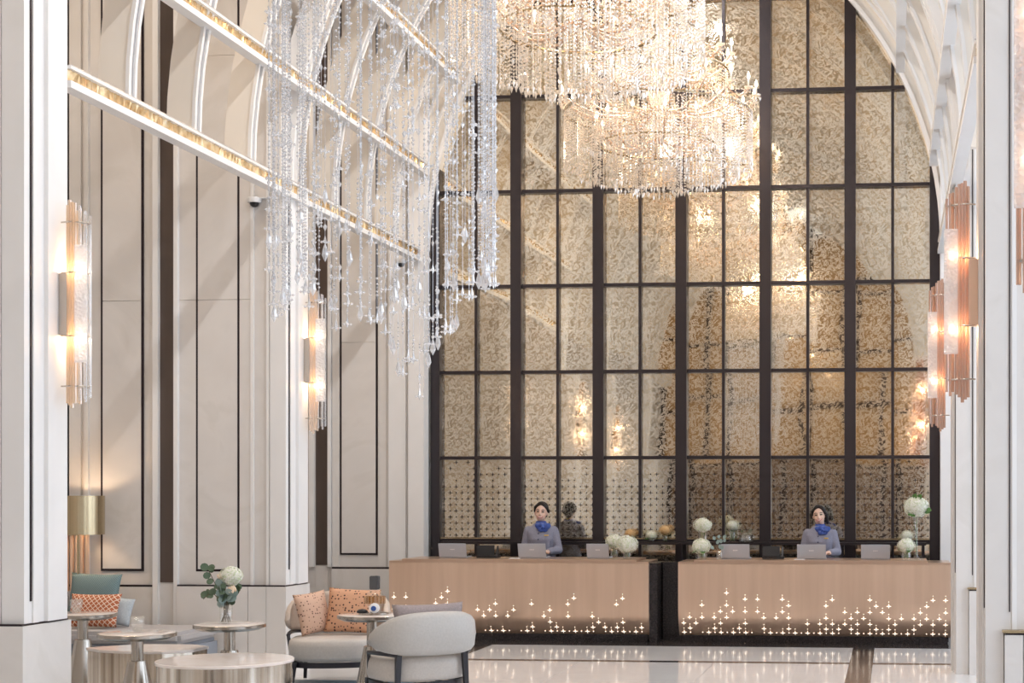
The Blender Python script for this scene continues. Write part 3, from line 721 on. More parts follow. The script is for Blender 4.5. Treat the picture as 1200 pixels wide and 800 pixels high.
hyd_vase('hydrangea_vase', onDesk(1062, 17.52), 0.055, 0.11, 0.10, 'low white hydrangea with leaves beside the trumpet vase', seed=6, leaves=4)
# small leafy glass
o = empty('leafy_vase', onDesk(843, 17.44), 0, 'small clear glass of grey-green eucalyptus sprigs on the desk', 'flower vase')
MB().lathe(vase_cyl(0.04, 0.10), n=18).build('glass_vase', 'clear_glass', o, smooth=True)
rr = random.Random(4)
for k in range(16):
    a = rr.uniform(0, 2 * PI); z = rr.uniform(0.10, 0.27); d = Vector((math.cos(a), math.sin(a), 0)) * rr.uniform(0.01, 0.07); m = MB()
    leafmesh(m, d + Vector((0, 0, z)), d * 1.5 + Vector((0, 0, z + 0.045)), 0.018); m.build('leaf', 'eucalyptus_pale', o)
# trumpet vase
o = empty('trumpet_vase', onDesk(1074, 17.6), 0, 'tall slender glass trumpet vase with a white hydrangea ball on top', 'flower vase')
MB().lathe([(0.085, 0), (0.085, 0.006), (0.04, 0.018), (0.016, 0.05), (0.013, 0.25), (0.018, 0.40), (0.035, 0.47), (0.07, 0.53), (0.064, 0.53), (0.03, 0.475), (0.001, 0.44)], n=20).build('glass_vase', 'clear_glass', o, smooth=True)
m = MB().ball((0, 0, 0.60), 0.11, 0.11, 0.09); hydrangea(m, (0, 0, 0.60), 0.142, 21, 200); m.build('hydrangea_head', 'petal', o)
for (dx, dz, ex, ez) in ((-0.03, 0.69, 0.0, 0.755), (0.02, 0.69, 0.06, 0.745), (-0.06, 0.53, -0.02, 0.49), (-0.09, 0.54, -0.05, 0.50), (0.10, 0.57, 0.17, 0.56), (0.09, 0.56, 0.15, 0.53)):
    m = MB(); leafmesh(m, (dx, -0.05, dz), (ex, -0.11, ez), 0.03); m.build('leaf', 'leaf', o)
m = MB().tube([(0, 0, 0.05), (0.0, 0, 0.5)], 0.004, 6).build('stem', 'leaf', o)
# back ledge under the mirror with its flowers
led = MB().box(-5.65, 0.42, 18.86, 18.985, 1.065, 1.10).build('back_ledge', 'mullion', bevel=0.004); tag(led, 'dark bronze ledge along the foot of the mirror', 'shelf')
for k in range(7):
    x = -5.6 + k * 0.995; MB().box(x, x + 0.03, 18.90, 18.98, 0.0, 1.065).build('ledge_support', 'mullion', led)
def onLedge(px): return (at(px, 634, 18.9).x, 18.92, 1.10)
hyd_vase('flower_vase', onLedge(738), 0.035, 0.06, 0.075, 'peach flowers in a low glass on the mirror ledge, alone', mat='petal_orange', seed=31, leaves=3, n=80)
hyd_vase('flower_vase', onLedge(779), 0.035, 0.10, 0.08, 'peach flowers in a taller glass on the mirror ledge beside green blooms', mat='petal_orange', seed=32, leaves=2, n=80)
hyd_vase('flower_vase', onLedge(763), 0.04, 0.04, 0.075, 'greenish white blooms in a low glass on the mirror ledge', seed=33, leaves=7, n=80)
hyd_vase('flower_vase', onLedge(858), 0.045, 0.16, 0.078, 'small white hydrangea in a glass cylinder on the mirror ledge', seed=34, leaves=1, n=90)
hyd_vase('flower_vase', onLedge(1063), 0.045, 0.04, 0.08, 'low spread of white and green blooms on the mirror ledge', seed=35, leaves=6, n=80)
o = MB().lathe([(0.09, 0), (0.095, 0.02), (0.085, 0.07), (0.05, 0.10), (0.045, 0.10), (0.08, 0.065), (0.085, 0.02), (0.001, 0.015)], n=20).build('glass_cloche', 'clear_glass', smooth=True, loc=onLedge(874)); tag(o, 'squat clear glass bowl beside the white hydrangea on the mirror ledge', 'bowl')

# ------------------------------------------------------------------ wall sconces
def sconce(side, Y, rodmat, label, zc=3.03, dx=0.0):
    s = 1 if side == 'left' else -1
    xh = XL + 0.03 if side == 'left' else XR - 0.03 + dx
    r = empty('wall_sconce', (xh, Y, zc), 0, label, 'wall lamp')
    def X(a): return s * a * 0.86
    def bx(mb, a0, a1, y0, y1, z0, z1):
        xs = sorted((X(a0), X(a1))); return mb.box(xs[0], xs[1], y0, y1, z0, z1)
    bx(MB(), 0.0, 0.075, -0.06, 0.06, -0.22, 0.22).build('backplate', 'steel' if side == 'left' else 'copper_edge', r, bevel=0.004)
    for (z, hw) in ((0.225, 0.0), (-0.225, 0.0), (0.58, 0), (-0.58, 0)):
        m = MB().tube([(X(0.02), -0.05, z), (X(0.10), -0.075, z), (X(0.17), -0.05, z), (X(0.24), 0.0, z), (X(0.17), 0.06, z), (X(0.06), 0.05, z)], 0.006, 6); m.build('bracket', 'steel', r)
    rods = [(0.075, -0.05, 0.70, -0.70), (0.098, -0.06, 0.735, -0.715), (0.120, -0.062, 0.72, -0.735), (0.142, -0.058, 0.715, -0.70), (0.085, 0.05, 0.68, -0.69), (0.115, 0.055, 0.70, -0.70)]
    for (a, yy, zt, zb) in rods: MB().tube([(X(a), yy, zb), (X(a), yy, zt)], 0.0115, 8).build('glass_rod', rodmat, r, auto=40)
    for (a, yy, zt, zb) in ((0.165, -0.03, 0.70, -0.68), (0.19, 0.0, 0.67, -0.66), (0.212, -0.02, 0.66, -0.69), (0.236, 0.0, 0.63, -0.66)):
        MB().tube([(X(a), yy, zb), (X(a), yy, zt)], 0.0095, 8).build('glass_rod', 'clear_tube' if side == 'left' else rodmat, r, auto=40)
    m = MB()
    bx(m, 0.155, 0.262, -0.085, -0.07, -0.415, 0.415); m.build('bubbled_glass_panel', 'bubbled', r, bevel=0.002)
    for z in (0.245, -0.245):
        b = MB().ball((X(0.20), -0.035, z), 0.020, 0.020, 0.034).build('bulb', 'sconce_bulb', r, smooth=True)
    for z in (0.245, -0.245):
        l = bpy.data.lights.new('sconce_glow', 'POINT'); l.energy = 2.5; l.color = (1.0, 0.72, 0.45); l.shadow_soft_size = 0.03
        lo = bpy.data.objects.new('sconce_glow', l); col.objects.link(lo); lo.parent = r; lo.location = (X(0.13), 0.0, z)
    return r
sconce('left', 10.42, 'amber_tube', 'champagne glass rod sconce on the pier beside the bistro tables')
sconce('left', 14.97, 'amber_tube', 'champagne glass rod sconce on the pier behind the beige armchair')
sconce('right', 14.98, 'copper_tube', 'copper glass rod sconce on the pier at the end of the reception desk')
sconce('right', 10.35, 'copper_tube', 'copper glass rod sconce on the middle pier across from the bistro tables')
sconce('right', 5.25, 'copper_tube', 'copper glass rod sconce on the second pier from the entrance end', zc=3.05, dx=0.06)
sconce('left', 5.77, 'amber_tube', 'champagne glass rod sconce on the entrance side pier, seen in the mirror')

# ------------------------------------------------------------------ chandeliers
def chandelier_proto(loc, label):
    r = empty('crystal_chandelier', loc, 0, label, 'chandelier')       # local z = 0 at the lowest drop
    rr = random.Random(17)
    MB().lathe([(0.001, 0.55), (0.05, 0.58), (0.09, 0.68), (0.04, 0.78), (0.05, 0.95), (0.13, 1.08), (0.14, 1.18), (0.05, 1.30), (0.045, 1.55), (0.11, 1.66), (0.12, 1.75), (0.04, 1.86), (0.04, 2.15), (0.09, 2.22), (0.03, 2.32), (0.02, 2.6)], n=14).build('central_stem', 'crystal_warm', r, auto=30)
    MB().tube([(0, 0, 2.55), (0, 0, 3.95)], 0.018, 8).build('suspension_rod', 'brass', r)
    MB().lathe([(0.12, 3.92), (0.14, 3.95), (0.14, 4.0), (0.12, 4.02)], n=16).build('ceiling_rose', 'brass', r)
    beads = MB()
    def strand(x, y, zt, zb, k=0.0105, gap=0.033):
        z = zt
        while z > zb + 0.06:
            q = k * rr.uniform(0.8, 1.25); beads.octa((x, y, z), q, q * 1.15); z -= gap * rr.uniform(0.85, 1.15)
        beads.octa((x, y, zb + 0.03), k * 1.5, 0.022, 0.05)
    def swag(p, q, sag, n=13):
        for i in range(1, n):
            t = i / n; c = [p[j] + (q[j] - p[j]) * t for j in range(3)]; c[2] -= sag * 4 * t * (1 - t); beads.octa(c, 0.011, 0.013)
    tiers = [(1.12, 1.02, 20), (0.70, 0.66, 12), (0.84, 1.50, 14), (0.52, 1.95, 9)]
    arm_m = {}
    for ti, (R, z, n) in enumerate(tiers):
        MB().lathe([(R * 0.93, z - 0.10), (R * 0.955, z - 0.11), (R * 0.96, z - 0.09), (R * 0.935, z - 0.085), (R * 0.93, z - 0.10)], n=48, cap=False).build('tier_ring', 'brass', r, auto=40)
        m = MB(); pts = []
        for k in range(9):
            t = k / 8; pts.append((0.05 + (R - 0.05) * t, 0, z - 0.02 - 0.16 * math.sin(t * PI * 0.95) + 0.12 * t * t))
        m.tube(pts, 0.012, 6)
        sp = [(R * 0.72 + 0.10 * math.cos(a) * (1 - a / 9), 0, z + 0.06 + 0.10 * math.sin(a) * (1 - a / 9)) for a in [k * 0.55 for k in range(13)]]
        m.tube(sp, 0.008, 5)
        me = m.mesh('arm', True)
        dish = MB().lathe([(0.004, -0.03), (0.05, -0.01), (0.055, 0.0), (0.01, 0.005)], n=10)
        for k in range(8):
            a = 2 * PI * k / 8; dish.octa((0.052 * math.cos(a), 0.052 * math.sin(a), -0.04), 0.008, 0.014, 0.03)
        dme = dish.mesh('drip_pan'); cme = MB().tube([(0, 0, 0), (0, 0, 0.085)], 0.0105, 8).mesh('candle_sleeve', True)
        bme = MB().lathe([(0.008, 0.085), (0.018, 0.105), (0.019, 0.120), (0.010, 0.150), (0.001, 0.172)], n=10).mesh('bulb', True)
        for k in range(n):
            a = 2 * PI * (k + 0.5 * (ti % 2)) / n
            o = obj('arm', me, 'copper_edge', r); o.rotation_euler = (0, 0, a)
            p = (R, 0, z + 0.10)
            obj('drip_pan', dme, 'crystal_warm', o, p); obj('candle_sleeve', cme, 'cream', o, p); obj('bulb', bme, 'bulb', o, p)
            a2 = a + 2 * PI / n
            P = (R * math.cos(a), R * math.sin(a), z + 0.08); Q = (R * math.cos(a2), R * math.sin(a2), z + 0.08)
            swag(P, Q, 0.12); swag((P[0] * 0.45, P[1] * 0.45, z + 0.32), P, 0.06, 16)
    for (R, zt, zb, n, jit) in ((1.07, 0.95, 0.24, 150, 0.14), (0.92, 0.90, 0.18, 110, 0.10), (0.72, 0.88, 0.12, 72, 0.08), (0.50, 0.88, 0.05, 48, 0.06), (0.27, 0.85, 0.0, 26, 0.04), (0.79, 1.42, 0.98, 80, 0.1), (0.48, 1.85, 1.4, 50, 0.1)):
        for k in range(n):
            a = 2 * PI * (k + rr.uniform(-0.2, 0.2)) / n; strand(R * math.cos(a), R * math.sin(a), zt, zb + rr.uniform(0, jit))
    b = beads.build('crystal_strands', 'crystal_warm', r, fix=False); b['kind'] = 'stuff'
    for (x, y, z) in ((0.45, 0, 1.35), (-0.45, 0.0, 1.35)):
        l = bpy.data.lights.new('chandelier_glow', 'POINT'); l.energy = 28; l.color = (1.0, 0.78, 0.55); l.shadow_soft_size = 0.12
        lo = bpy.data.objects.new('chandelier_glow', l); col.objects.link(lo); lo.parent = r; lo.location = (x, y, z)
    return r
XCH = -2.65
chA = chandelier_proto((XCH, 12.85, 5.06), 'tiered crystal chandelier with candle bulbs over the lounge, next to the crystal rain')
c = copy_tree(chA); c.location = (XCH, 17.35, 5.10); c['label'] = 'tiered crystal chandelier with candle bulbs over the reception desks'
c = copy_tree(chA); c.location = (XCH, 3.3, 5.1); c['label'] = 'tiered crystal chandelier near the entrance end, seen only in the mirror'

# the rain of crystal strings over the near bay
def crystal_rain():
    Y0 = 7.9; c0 = at(452, 300, Y0); R = 0.575
    r = empty('crystal_rain_chandelier', (c0.x, Y0, 4.75), 0, 'cascade of long clear crystal strings hanging over the lounge', 'chandelier')
    for (ri, ro) in ((R + 0.02, R + 0.04), (0.36, 0.38), (0.14, 0.16)):
        MB().lathe([(ri, 0.0), (ro, 0.0), (ro, 0.03), (ri, 0.03), (ri, 0.0)], n=48, cap=False).build('hanging_ring', 'steel', r, auto=40)
    for k in range(3):
        a = 2 * PI * k / 3
        MB().tube([(R * math.cos(a), R * math.sin(a), 0.02), (0.02 * math.cos(a), 0.02 * math.sin(a), 1.4)], 0.004, 6).build('suspension_cable', 'wire', r)
        MB().tube([(0, 0, 0.02), (R * math.cos(a), R * math.sin(a), 0.015)], 0.008, 6).build('spoke', 'steel', r)
    MB().tube([(0, 0, 1.38), (0, 0, 4.4)], 0.01, 8).build('suspension_rod', 'wire', r)
    prof = [(320, 382), (333, 375), (345, 355), (362, 372), (382, 388), (400, 395), (420, 400), (440, 415), (460, 440), (478, 468), (490, 476), (503, 450), (525, 402), (545, 375), (565, 352), (585, 342)]
    def pb(x):
        x = min(max(x, 320), 585)
        for (a, ya), (b, yb) in zip(prof, prof[1:]):
            if a <= x <= b: return ya + (yb - ya) * (x - a) / (b - a)
    rr = random.Random(23); spots = []
    for k in range(64):
        a = 2 * PI * (k + rr.uniform(-0.25, 0.25)) / 64; q = R * rr.uniform(0.97, 1.03); spots.append((q * math.cos(a), q * math.sin(a), 0))
    for k in range(28):
        a = 2 * PI * (k + rr.uniform(-0.3, 0.3)) / 28; spots.append((0.37 * math.cos(a), 0.37 * math.sin(a), 1))
    for k in range(5):
        a = 2 * PI * k / 5; spots.append((0.15 * math.cos(a), 0.15 * math.sin(a), 2))
    for k in range(26):                                        # extra fine strings bunched at the two sides
        s = -1 if k < 14 else 1
        spots.append((s * rr.uniform(0.50, 0.575), rr.uniform(-0.24, 0.24), 3))
    for (x, y, kind) in spots:
        # pixel column in which the string is seen gives its length
        wx, wy = c0.x + x, Y0 + y; dep = -wx * math.sin(YAW) + wy * math.cos(YAW); lat = wx * math.cos(YAW) + wy * math.sin(YAW)
        px = PX0 + FPX * lat / dep; yb = pb(px)
        if y < 0.1 and kind != 3: yb -= rr.uniform(0, 130)
        else: yb -= rr.uniform(0, 45)
        if 345 < px < 400 and rr.random() < 0.5: yb -= 20
        zb = CAMH + (VPY - yb) * dep / FPX - 4.75
        m = MB(); z = -0.01
        fine = kind == 3
        while z > zb + 0.10:
            t = rr.random(); low = min(1.0, max(0.0, (-z - 0.9) / 1.4))
            if fine:
                k_ = rr.uniform(0.005, 0.009); m.octa((0, 0, z), k_, k_ * 1.2); z -= rr.uniform(0.014, 0.024)
            elif t < 0.40 - 0.15 * low:
                for q in range(rr.randint(2, 5)):
                    k_ = rr.uniform(0.005, 0.009); m.octa((0, 0, z), k_, k_ * 1.2); z -= rr.uniform(0.018, 0.034)
            elif t < 0.52:
                m.octa((0, 0, z - 0.02), rr.uniform(0.008, 0.013), 0.018, 0.024); z -= 0.06
            elif t < 0.60:
                m.octa((0, 0, z - 0.03), 0.008, 0.035, 0.03)
                for k in range(4):
                    a_ = k * PI / 2 + z * 7; m.octa((math.cos(a_) * 0.017, math.sin(a_) * 0.017, z - 0.035), 0.010, 0.008)
                z -= 0.09
            else: z -= rr.uniform(0.04, 0.10 + 0.08 * low)
        # terminal star or spear drop
        if rr.random() < 0.6:
            m.octa((0, 0, zb + 0.035), 0.009, 0.045, 0.03)
            for k in range(4):
                a = k * PI / 2 + 0.4; d = (math.cos(a), math.sin(a)); m.octa((d[0] * 0.018, d[1] * 0.018, zb + 0.028), 0.011, 0.008)
        else:
            m.lathe([(0.001, 0.05), (0.011, 0.02), (0.017, -0.012), (0.001, -0.045)], (0, 0, zb + 0.045), 6)
        m.octa((0, 0, zb + 0.10), 0.008, 0.008)
        nf = len(m.f); m.tube([(0, 0, 0.02), (0, 0, zb + 0.04)], 0.0012, 4)
        o = m.build('crystal_strand', 'crystal', r, loc=(x, y, 0), fix=False); o.data.materials.append(MAT['wire'])
        for pi in range(nf, len(o.data.polygons)): o.data.polygons[pi].material_index = 1
crystal_rain()

# dome cameras under the lowest beam
for (px, py, Y, lb) in ((303, 229, 14.62, 'white dome camera under the beam on the pier behind the flower vase'), (473, 311, 18.6, 'white dome camera under the beam beside the mirror')):
    p = at(px, py, Y); r = empty('security_camera', (p.x, Y - 0.10, 4.592), 0, lb, 'security camera')
    MB().lathe([(0.065, 0.0), (0.07, -0.02), (0.065, -0.05), (0.001, -0.052)], n=16).build('housing', 'camera_white', r, auto=30)
    MB().ball((0, 0, -0.055), 0.045, 0.045, 0.04).build('dome', 'black_plastic', r, smooth=True)
    MB().box(-0.02, 0.14, -0.03, 0.13, -0.012, 0.0).build('mounting_plate', 'camera_white', r)
# ------------------------------------------------------------------ lounge furniture
def bistro(loc, h, label, r_=0.288):
    r = empty('bistro_table', loc, 0, label, 'side table')
    MB().lathe([(r_ - 0.05, h - 0.05), (r_ - 0.015, h - 0.036), (r_, h - 0.028), (r_, h - 0.006), (r_ - 0.004, h - 0.003)], n=48).build('metal_rim', 'steel', r, auto=35)
    MB().lathe([(r_ - 0.012, h - 0.008), (r_ - 0.008, h - 0.001), (r_ - 0.012, h)], n=48).build('marble_top', 'marble_top', r, auto=35)
    MB().lathe([(0.045, 0.40), (0.045, h - 0.05)], n=24).build('stem', 'steel', r, auto=35)
    MB().lathe([(0.165, 0.0), (0.165, 0.012), (0.145, 0.02), (0.068, 0.402), (0.062, 0.404)], n=24).build('flared_base', 'steel', r, auto=30)
    return r
def flo(px, Y): return (at(px, 700, Y).x, Y, 0.006)
T1 = flo(161, 11.3); T2 = flo(97, 13.0); T2 = (T2[0], T2[1], 0.0); T3 = flo(269, 12.15); T4 = flo(436, 12.6)
bistro(T1, 0.62, 'bistro table holding a single water glass before the low marble tables')
bistro(T2, 0.635, 'bistro table with a water glass close to the sofa cushions')
bistro(T3, 0.62, 'bistro table carrying the hydrangea and eucalyptus vase')
bistro(T4, 0.67, 'bistro table carrying the amber decanter and tray')
def tumbler(loc, label, s=1.0):
    r = empty('water_glass', loc, 0, label, 'glass', )
    MB().lathe([(0.036 * s, 0), (0.040 * s, 0.004), (0.040 * s, 0.040), (0.053 * s, 0.052), (0.054 * s, 0.125), (0.051 * s, 0.125), (0.050 * s, 0.055), (0.036 * s, 0.042), (0.034 * s, 0.012), (0.001, 0.012)], n=24).build('glass_wall', 'clear_glass', r, smooth=True)
    MB().lathe([(0.034 * s, 0.0125), (0.034 * s, 0.045), (0.001, 0.046)], n=20).build('water', 'clear_glass', r, smooth=True)
tumbler((T1[0], T1[1], 0.626), 'clear water glass standing on the table before the low marble tables')
tumbler((T2[0] - 0.05, T2[1] - 0.02, 0.635), 'clear water glass standing on the table close to the sofa cushions')

# low tables
c = flo(264, 10.75); r = empty('drum_table', c, 0, 'round low drum table with blush marble top and striped bronze side', 'coffee table')
drum = noisemat('striped_polished_bronze', [(0.3, (0.30, 0.24, 0.18)), (0.5, (0.62, 0.54, 0.45)), (0.62, (0.75, 0.70, 0.62))], 6, 0.16, 1.0, stretch=(3, 3, 0.0))
MB().lathe([(0.47, 0.0), (0.47, 0.46)], n=64).build('drum_side', drum, r, auto=30)
MB().lathe([(0.47, 0.46), (0.482, 0.462), (0.482, 0.478), (0.478, 0.482)], n=64).build('marble_top', 'marble_top', r, auto=30)
c = flo(172, 12.15); r = empty('faceted_table', c, 0, 'low faceted bronze table with pointed blush marble top behind the drum table', 'coffee table')
poly = [(-0.50, -0.05), (-0.30, -0.22), (-0.05, -0.30), (0.28, -0.30), (0.46, -0.12), (0.46, 0.16), (0.25, 0.30), (-0.22, 0.28)]
MB().prism([(p[0] * 0.97, p[1] * 0.97) for p in poly], 'z', 0.0, 0.395).build('faceted_side', drum, r)
MB().prism(poly, 'z', 0.395, 0.418).build('marble_top', 'marble_top', r, bevel=0.004)

# decanter, tray, ornament on T4
tx, ty, th = T4[0], T4[1], 0.676
o = MB().lathe([(0.12, 0.0), (0.125, 0.004), (0.125, 0.016), (0.115, 0.016), (0.112, 0.008), (0.001, 0.008)], n=32).build('round_tray', 'steel', auto=30, loc=(tx + 0.02, ty - 0.02, th)); tag(o, 'small round metal tray under the amber decanter', 'tray')
r = empty('decanter', (tx + 0.02, ty + 0.01, th + 0.009), 0, 'cut glass decanter with amber band and tall smoked stopper', 'decanter')
MB().lathe([(0.05, 0), (0.055, 0.01), (0.06, 0.06), (0.075, 0.075), (0.075, 0.15), (0.06, 0.175), (0.04, 0.19), (0.04, 0.20)], n=20).build('glass_body', 'clear_glass', r, auto=30)
m = MB()
for k in range(16):
    a = 2 * PI * k / 16; m.tube([(0.077 * math.cos(a), 0.077 * math.sin(a), 0.082), (0.077 * math.cos(a), 0.077 * math.sin(a), 0.143)], 0.0125, 6)
m.build('amber_flutes', 'amber', r, auto=30)
MB().box(-0.036, 0.036, -0.036, 0.036, 0.20, 0.315).build('stopper', 'smoke_glass', r, bevel=0.006)
r = empty('disc_ornament', (tx + 0.055, ty - 0.098, th + 0.017), 0.2, 'white disc ornament with a blue motif leaning by the decanter', 'ornament')
MB().lathe([(0.03, -0.014), (0.042, -0.008), (0.042, 0.008), (0.03, 0.014)], n=24).xf(Matrix.Translation((0, 0, 0.043)) @ Matrix.Rotation(PI / 2, 4, 'X')).build('disc', 'white_ceramic', r, auto=40)
MB().lathe([(0.02, -0.002), (0.022, 0.0), (0.02, 0.003)], n=16).xf(Matrix.Translation((-0.006, -0.0155, 0.04)) @ Matrix.Rotation(PI / 2, 4, 'X')).build('blue_motif', 'blue_ceramic', r, auto=40)
r = MB().lathe([(0.045, 0), (0.05, 0.015), (0.03, 0.03), (0.001, 0.035)], n=14, squash=0.7).build('dark_stone_piece', 'black_plastic', loc=(tx - 0.055, ty - 0.085, th + 0.017), smooth=True); tag(r, 'small dark polished stone on the decanter tray', 'ornament')

# flower vase on T3
r = empty('bouquet_vase', (T3[0] - 0.03, T3[1], 0.626), 0, 'glass vase with white hydrangea, blush rose and eucalyptus branches', 'flower vase')
MB().lathe([(0.040, 0), (0.047, 0.006), (0.050, 0.05), (0.055, 0.155), (0.051, 0.155), (0.046, 0.05), (0.040, 0.014), (0.001, 0.014)], n=22).build('glass_vase', 'clear_glass', r, smooth=True)
rr = random.Random(9); m = MB()
for k in range(9):
    a = k * 0.7; m.tube([(0.035 * math.cos(a), 0.03 * math.sin(a), 0.016), (0.02 * math.cos(a + 2), 0.02 * math.sin(a + 2), 0.15), (0.06 * math.cos(a + 2), 0.05 * math.sin(a + 2), 0.26)], 0.0042, 6)
m.build('stems', 'stem', r)
m = MB().ball((0.045, 0, 0.39), 0.075, 0.075, 0.06); hydrangea(m, (0.045, 0, 0.39), 0.095, 44, 170); m.build('hydrangea_head', 'petal', r)
m = MB()
for k in range(14):
    a = k * 2.4; q = 0.012 + 0.0022 * k; m.ball((0.075 + q * math.cos(a) * 0.8, -0.06 + q * math.sin(a) * 0.5, 0.285 + 0.6 * q * math.sin(a)), 0.014, 0.010, 0.014, 8, 5)
m.build('rose', 'petal_cream', r, smooth=True)
m = MB()
for k in range(10):
    a = k * 2.4; q = 0.012 + 0.0022 * k; m.ball((-0.03 + q * math.cos(a) * 0.8, -0.03, 0.385 + 0.8 * q * math.sin(a)), 0.013, 0.010, 0.013, 8, 5)
m.build('rose', 'petal_cream', r, smooth=True)
def branch(pts, n, sz, mat, seed):
    rr = random.Random(seed); MB().tube(pts, 0.003, 5).build('branch', 'stem', r)
    for k in range(n):
        t = (k + 0.6) / n * (len(pts) - 1); i = min(int(t), len(pts) - 2); f = t - i
        p = Vector(pts[i]).lerp(Vector(pts[i + 1]), f); d = Vector((rr.uniform(-1, 1), rr.uniform(-0.7, 0.2), rr.uniform(-0.5, 0.9))).normalized()
        m = MB(); s = sz * rr.uniform(0.8, 1.2); nn = Vector((rr.uniform(-.4, .4), -1, rr.uniform(-.2, .5))); ax = d
        side = ax.cross(nn).normalized()
        vs = [p] + [p + ax * s * (1 - math.cos(a)) * 0.9 + side * s * math.sin(a) * 0.85 for a in [PI * 2 * j / 9 for j in range(1, 9)]]
        m.add(vs, [tuple(range(9))]); m.build('leaf', mat, r)
branch([(-0.02, 0, 0.15), (-0.08, 0, 0.30), (-0.13, -0.02, 0.42), (-0.15, -0.02, 0.47)], 9, 0.036, 'eucalyptus', 1)
branch([(-0.02, 0, 0.15), (-0.09, -0.02, 0.24), (-0.14, -0.03, 0.24), (-0.18, -0.03, 0.20)], 8, 0.030, 'eucalyptus', 2)
branch([(0.0, 0, 0.15), (-0.02, -0.05, 0.25), (-0.04, -0.06, 0.33)], 11, 0.036, 'eucalyptus_pale', 3)
branch([(0.0, 0, 0.15), (0.03, -0.05, 0.22), (0.07, -0.06, 0.24), (0.10, -0.05, 0.21)], 9, 0.034, 'eucalyptus_pale', 4)
branch([(0.0, 0, 0.15), (0.0, -0.05, 0.24), (0.03, -0.07, 0.30)], 10, 0.034, 'eucalyptus', 5)
branch([(0.02, 0, 0.15), (0.08, -0.02, 0.25), (0.13, -0.02, 0.28)], 7, 0.032, 'eucalyptus', 6)

# pillows
def pillow_mesh(w_, h, t, n=14, pinch=0.06):
    vs = []; fs = []
    for side in (1, -1):
        for i in range(n + 1):
            for j in range(n + 1):
                u = -1 + 2 * i / n; v = -1 + 2 * j / n
                k = 1 - pinch * (1 - abs(v) ** 2) * abs(u) ** 4; k2 = 1 - pinch * (1 - abs(u) ** 2) * abs(v) ** 4
                th_ = t * 0.5 * max(0, (1 - abs(u) ** 2.6)) ** 0.55 * max(0, (1 - abs(v) ** 2.6)) ** 0.55
                vs.append((u * w_ / 2 * k, side * -th_, v * h / 2 * k2))
    N = (n + 1) * (n + 1)
    for s in (0, 1):
        for i in range(n):
            for j in range(n):
                a = s * N + i * (n + 1) + j; q = (a, a + n + 1, a + n + 2, a + 1); fs.append(q if s == 0 else q[::-1])
    m = MB().add(vs, fs); me = m.mesh('pillow', True, 0, False)
    bm = bmesh.new(); bm.from_mesh(me); bmesh.ops.remove_doubles(bm, verts=bm.verts, dist=1e-5); bmesh.ops.recalc_face_normals(bm, faces=bm.faces); bm.to_mesh(me); bm.free()
    for p in me.polygons: p.use_smooth = True
    return me
def pillow(name, loc, w_, h, t, rot, mat, label):
    o = obj(name, pillow_mesh(w_, h, t), mat, None, loc); o.rotation_euler = rot
    e = MB(); K = 24; pts = []
    return tag(o, label, 'cushion')

# sofa in the bay, backed by the panelled pier
SY = 14.42; sxr = at(213, 750, 13.62).x
r = empty('bay_sofa', (sxr - 1.15, SY, 0), 0, 'grey upholstered bay sofa against the panelled wall under the brass lamp', 'sofa')
MB().box(-1.15, 1.15, -0.85, -0.02, 0.03, 0.30).build('base', 'sofa_base', r, bevel=0.03)
MB().box(-1.15, 1.16, -0.87, -0.04, 0.305, 0.42).build('seat_cushion', 'sofa_fabric', r, bevel=0.035)
MB().box(-1.15, -0.25, -0.22, -0.02, 0.30, 0.74).build('back_cushion', 'sofa_fabric', r, bevel=0.05)
for (x, y) in ((-1.05, -0.75), (1.05, -0.75), (-1.05, -0.1), (1.05, -0.1)): MB().box(x - 0.03, x + 0.03, y - 0.03, y + 0.03, 0.0, 0.03).build('foot', 'dark_wood', r)
p = at(103, 702, 14.05); pillow('teal_cushion', (p.x, 14.17, 0.72), 0.50, 0.42, 0.16, (math.radians(-12), math.radians(2), 0.05), 'teal_pillow', 'teal woven cushion behind the orange trellis cushion on the bay sofa')
p = at(105, 727, 13.8); pillow('orange_cushion', (p.x, 13.88, 0.59), 0.50, 0.33, 0.15, (math.radians(-20), 0, 0.0), 'trellis_pillow', 'orange and cream trellis cushion in front on the bay sofa')
p = at(146, 731, 14.0); pillow('blue_cushion', (p.x - 0.10, 14.04, 0.575), 0.30, 0.27, 0.11, (math.radians(-14), math.radians(8), 0.1), 'blue_pillow', 'pale blue cushion tucked behind the orange trellis cushion')

# brass drum lamp
lx = at(92, 604, 14.15).x
r = empty('floor_lamp', (lx - 0.03, 14.2, 0), 0, 'floor lamp with a wide brushed brass drum shade behind the sofa cushions', 'lamp')
MB().lathe([(0.235, 1.30), (0.240, 1.30), (0.240, 1.675), (0.235, 1.675), (0.235, 1.30)], n=48, cap=False).build('lamp_shade', 'brass', r, auto=40)
MB().tube([(0, 0, 0.43), (0, 0, 1.50)], 0.012, 8).build('pole', 'brass', r)
MB().lathe([(0.07, 0.425), (0.07, 0.437), (0.02, 0.445)], n=20).build('base', 'brass', r, auto=30)
for k in range(3):
    a = 2 * PI * k / 3; MB().tube([(0, 0, 1.48), (0.236 * math.cos(a), 0.236 * math.sin(a), 1.48)], 0.004, 5).build('shade_spoke', 'brass', r)
MB().ball((0, 0, 1.53), 0.035, 0.035, 0.045).build('bulb', 'bulb', r, smooth=True)
l = bpy.data.lights.new('lamp_glow', 'POINT'); l.energy = 16; l.color = (1.0, 0.70, 0.44); l.shadow_soft_size = 0.05
lo = bpy.data.objects.new('lamp_glow', l); col.objects.link(lo); lo.parent = r; lo.location = (0, 0, 1.53)
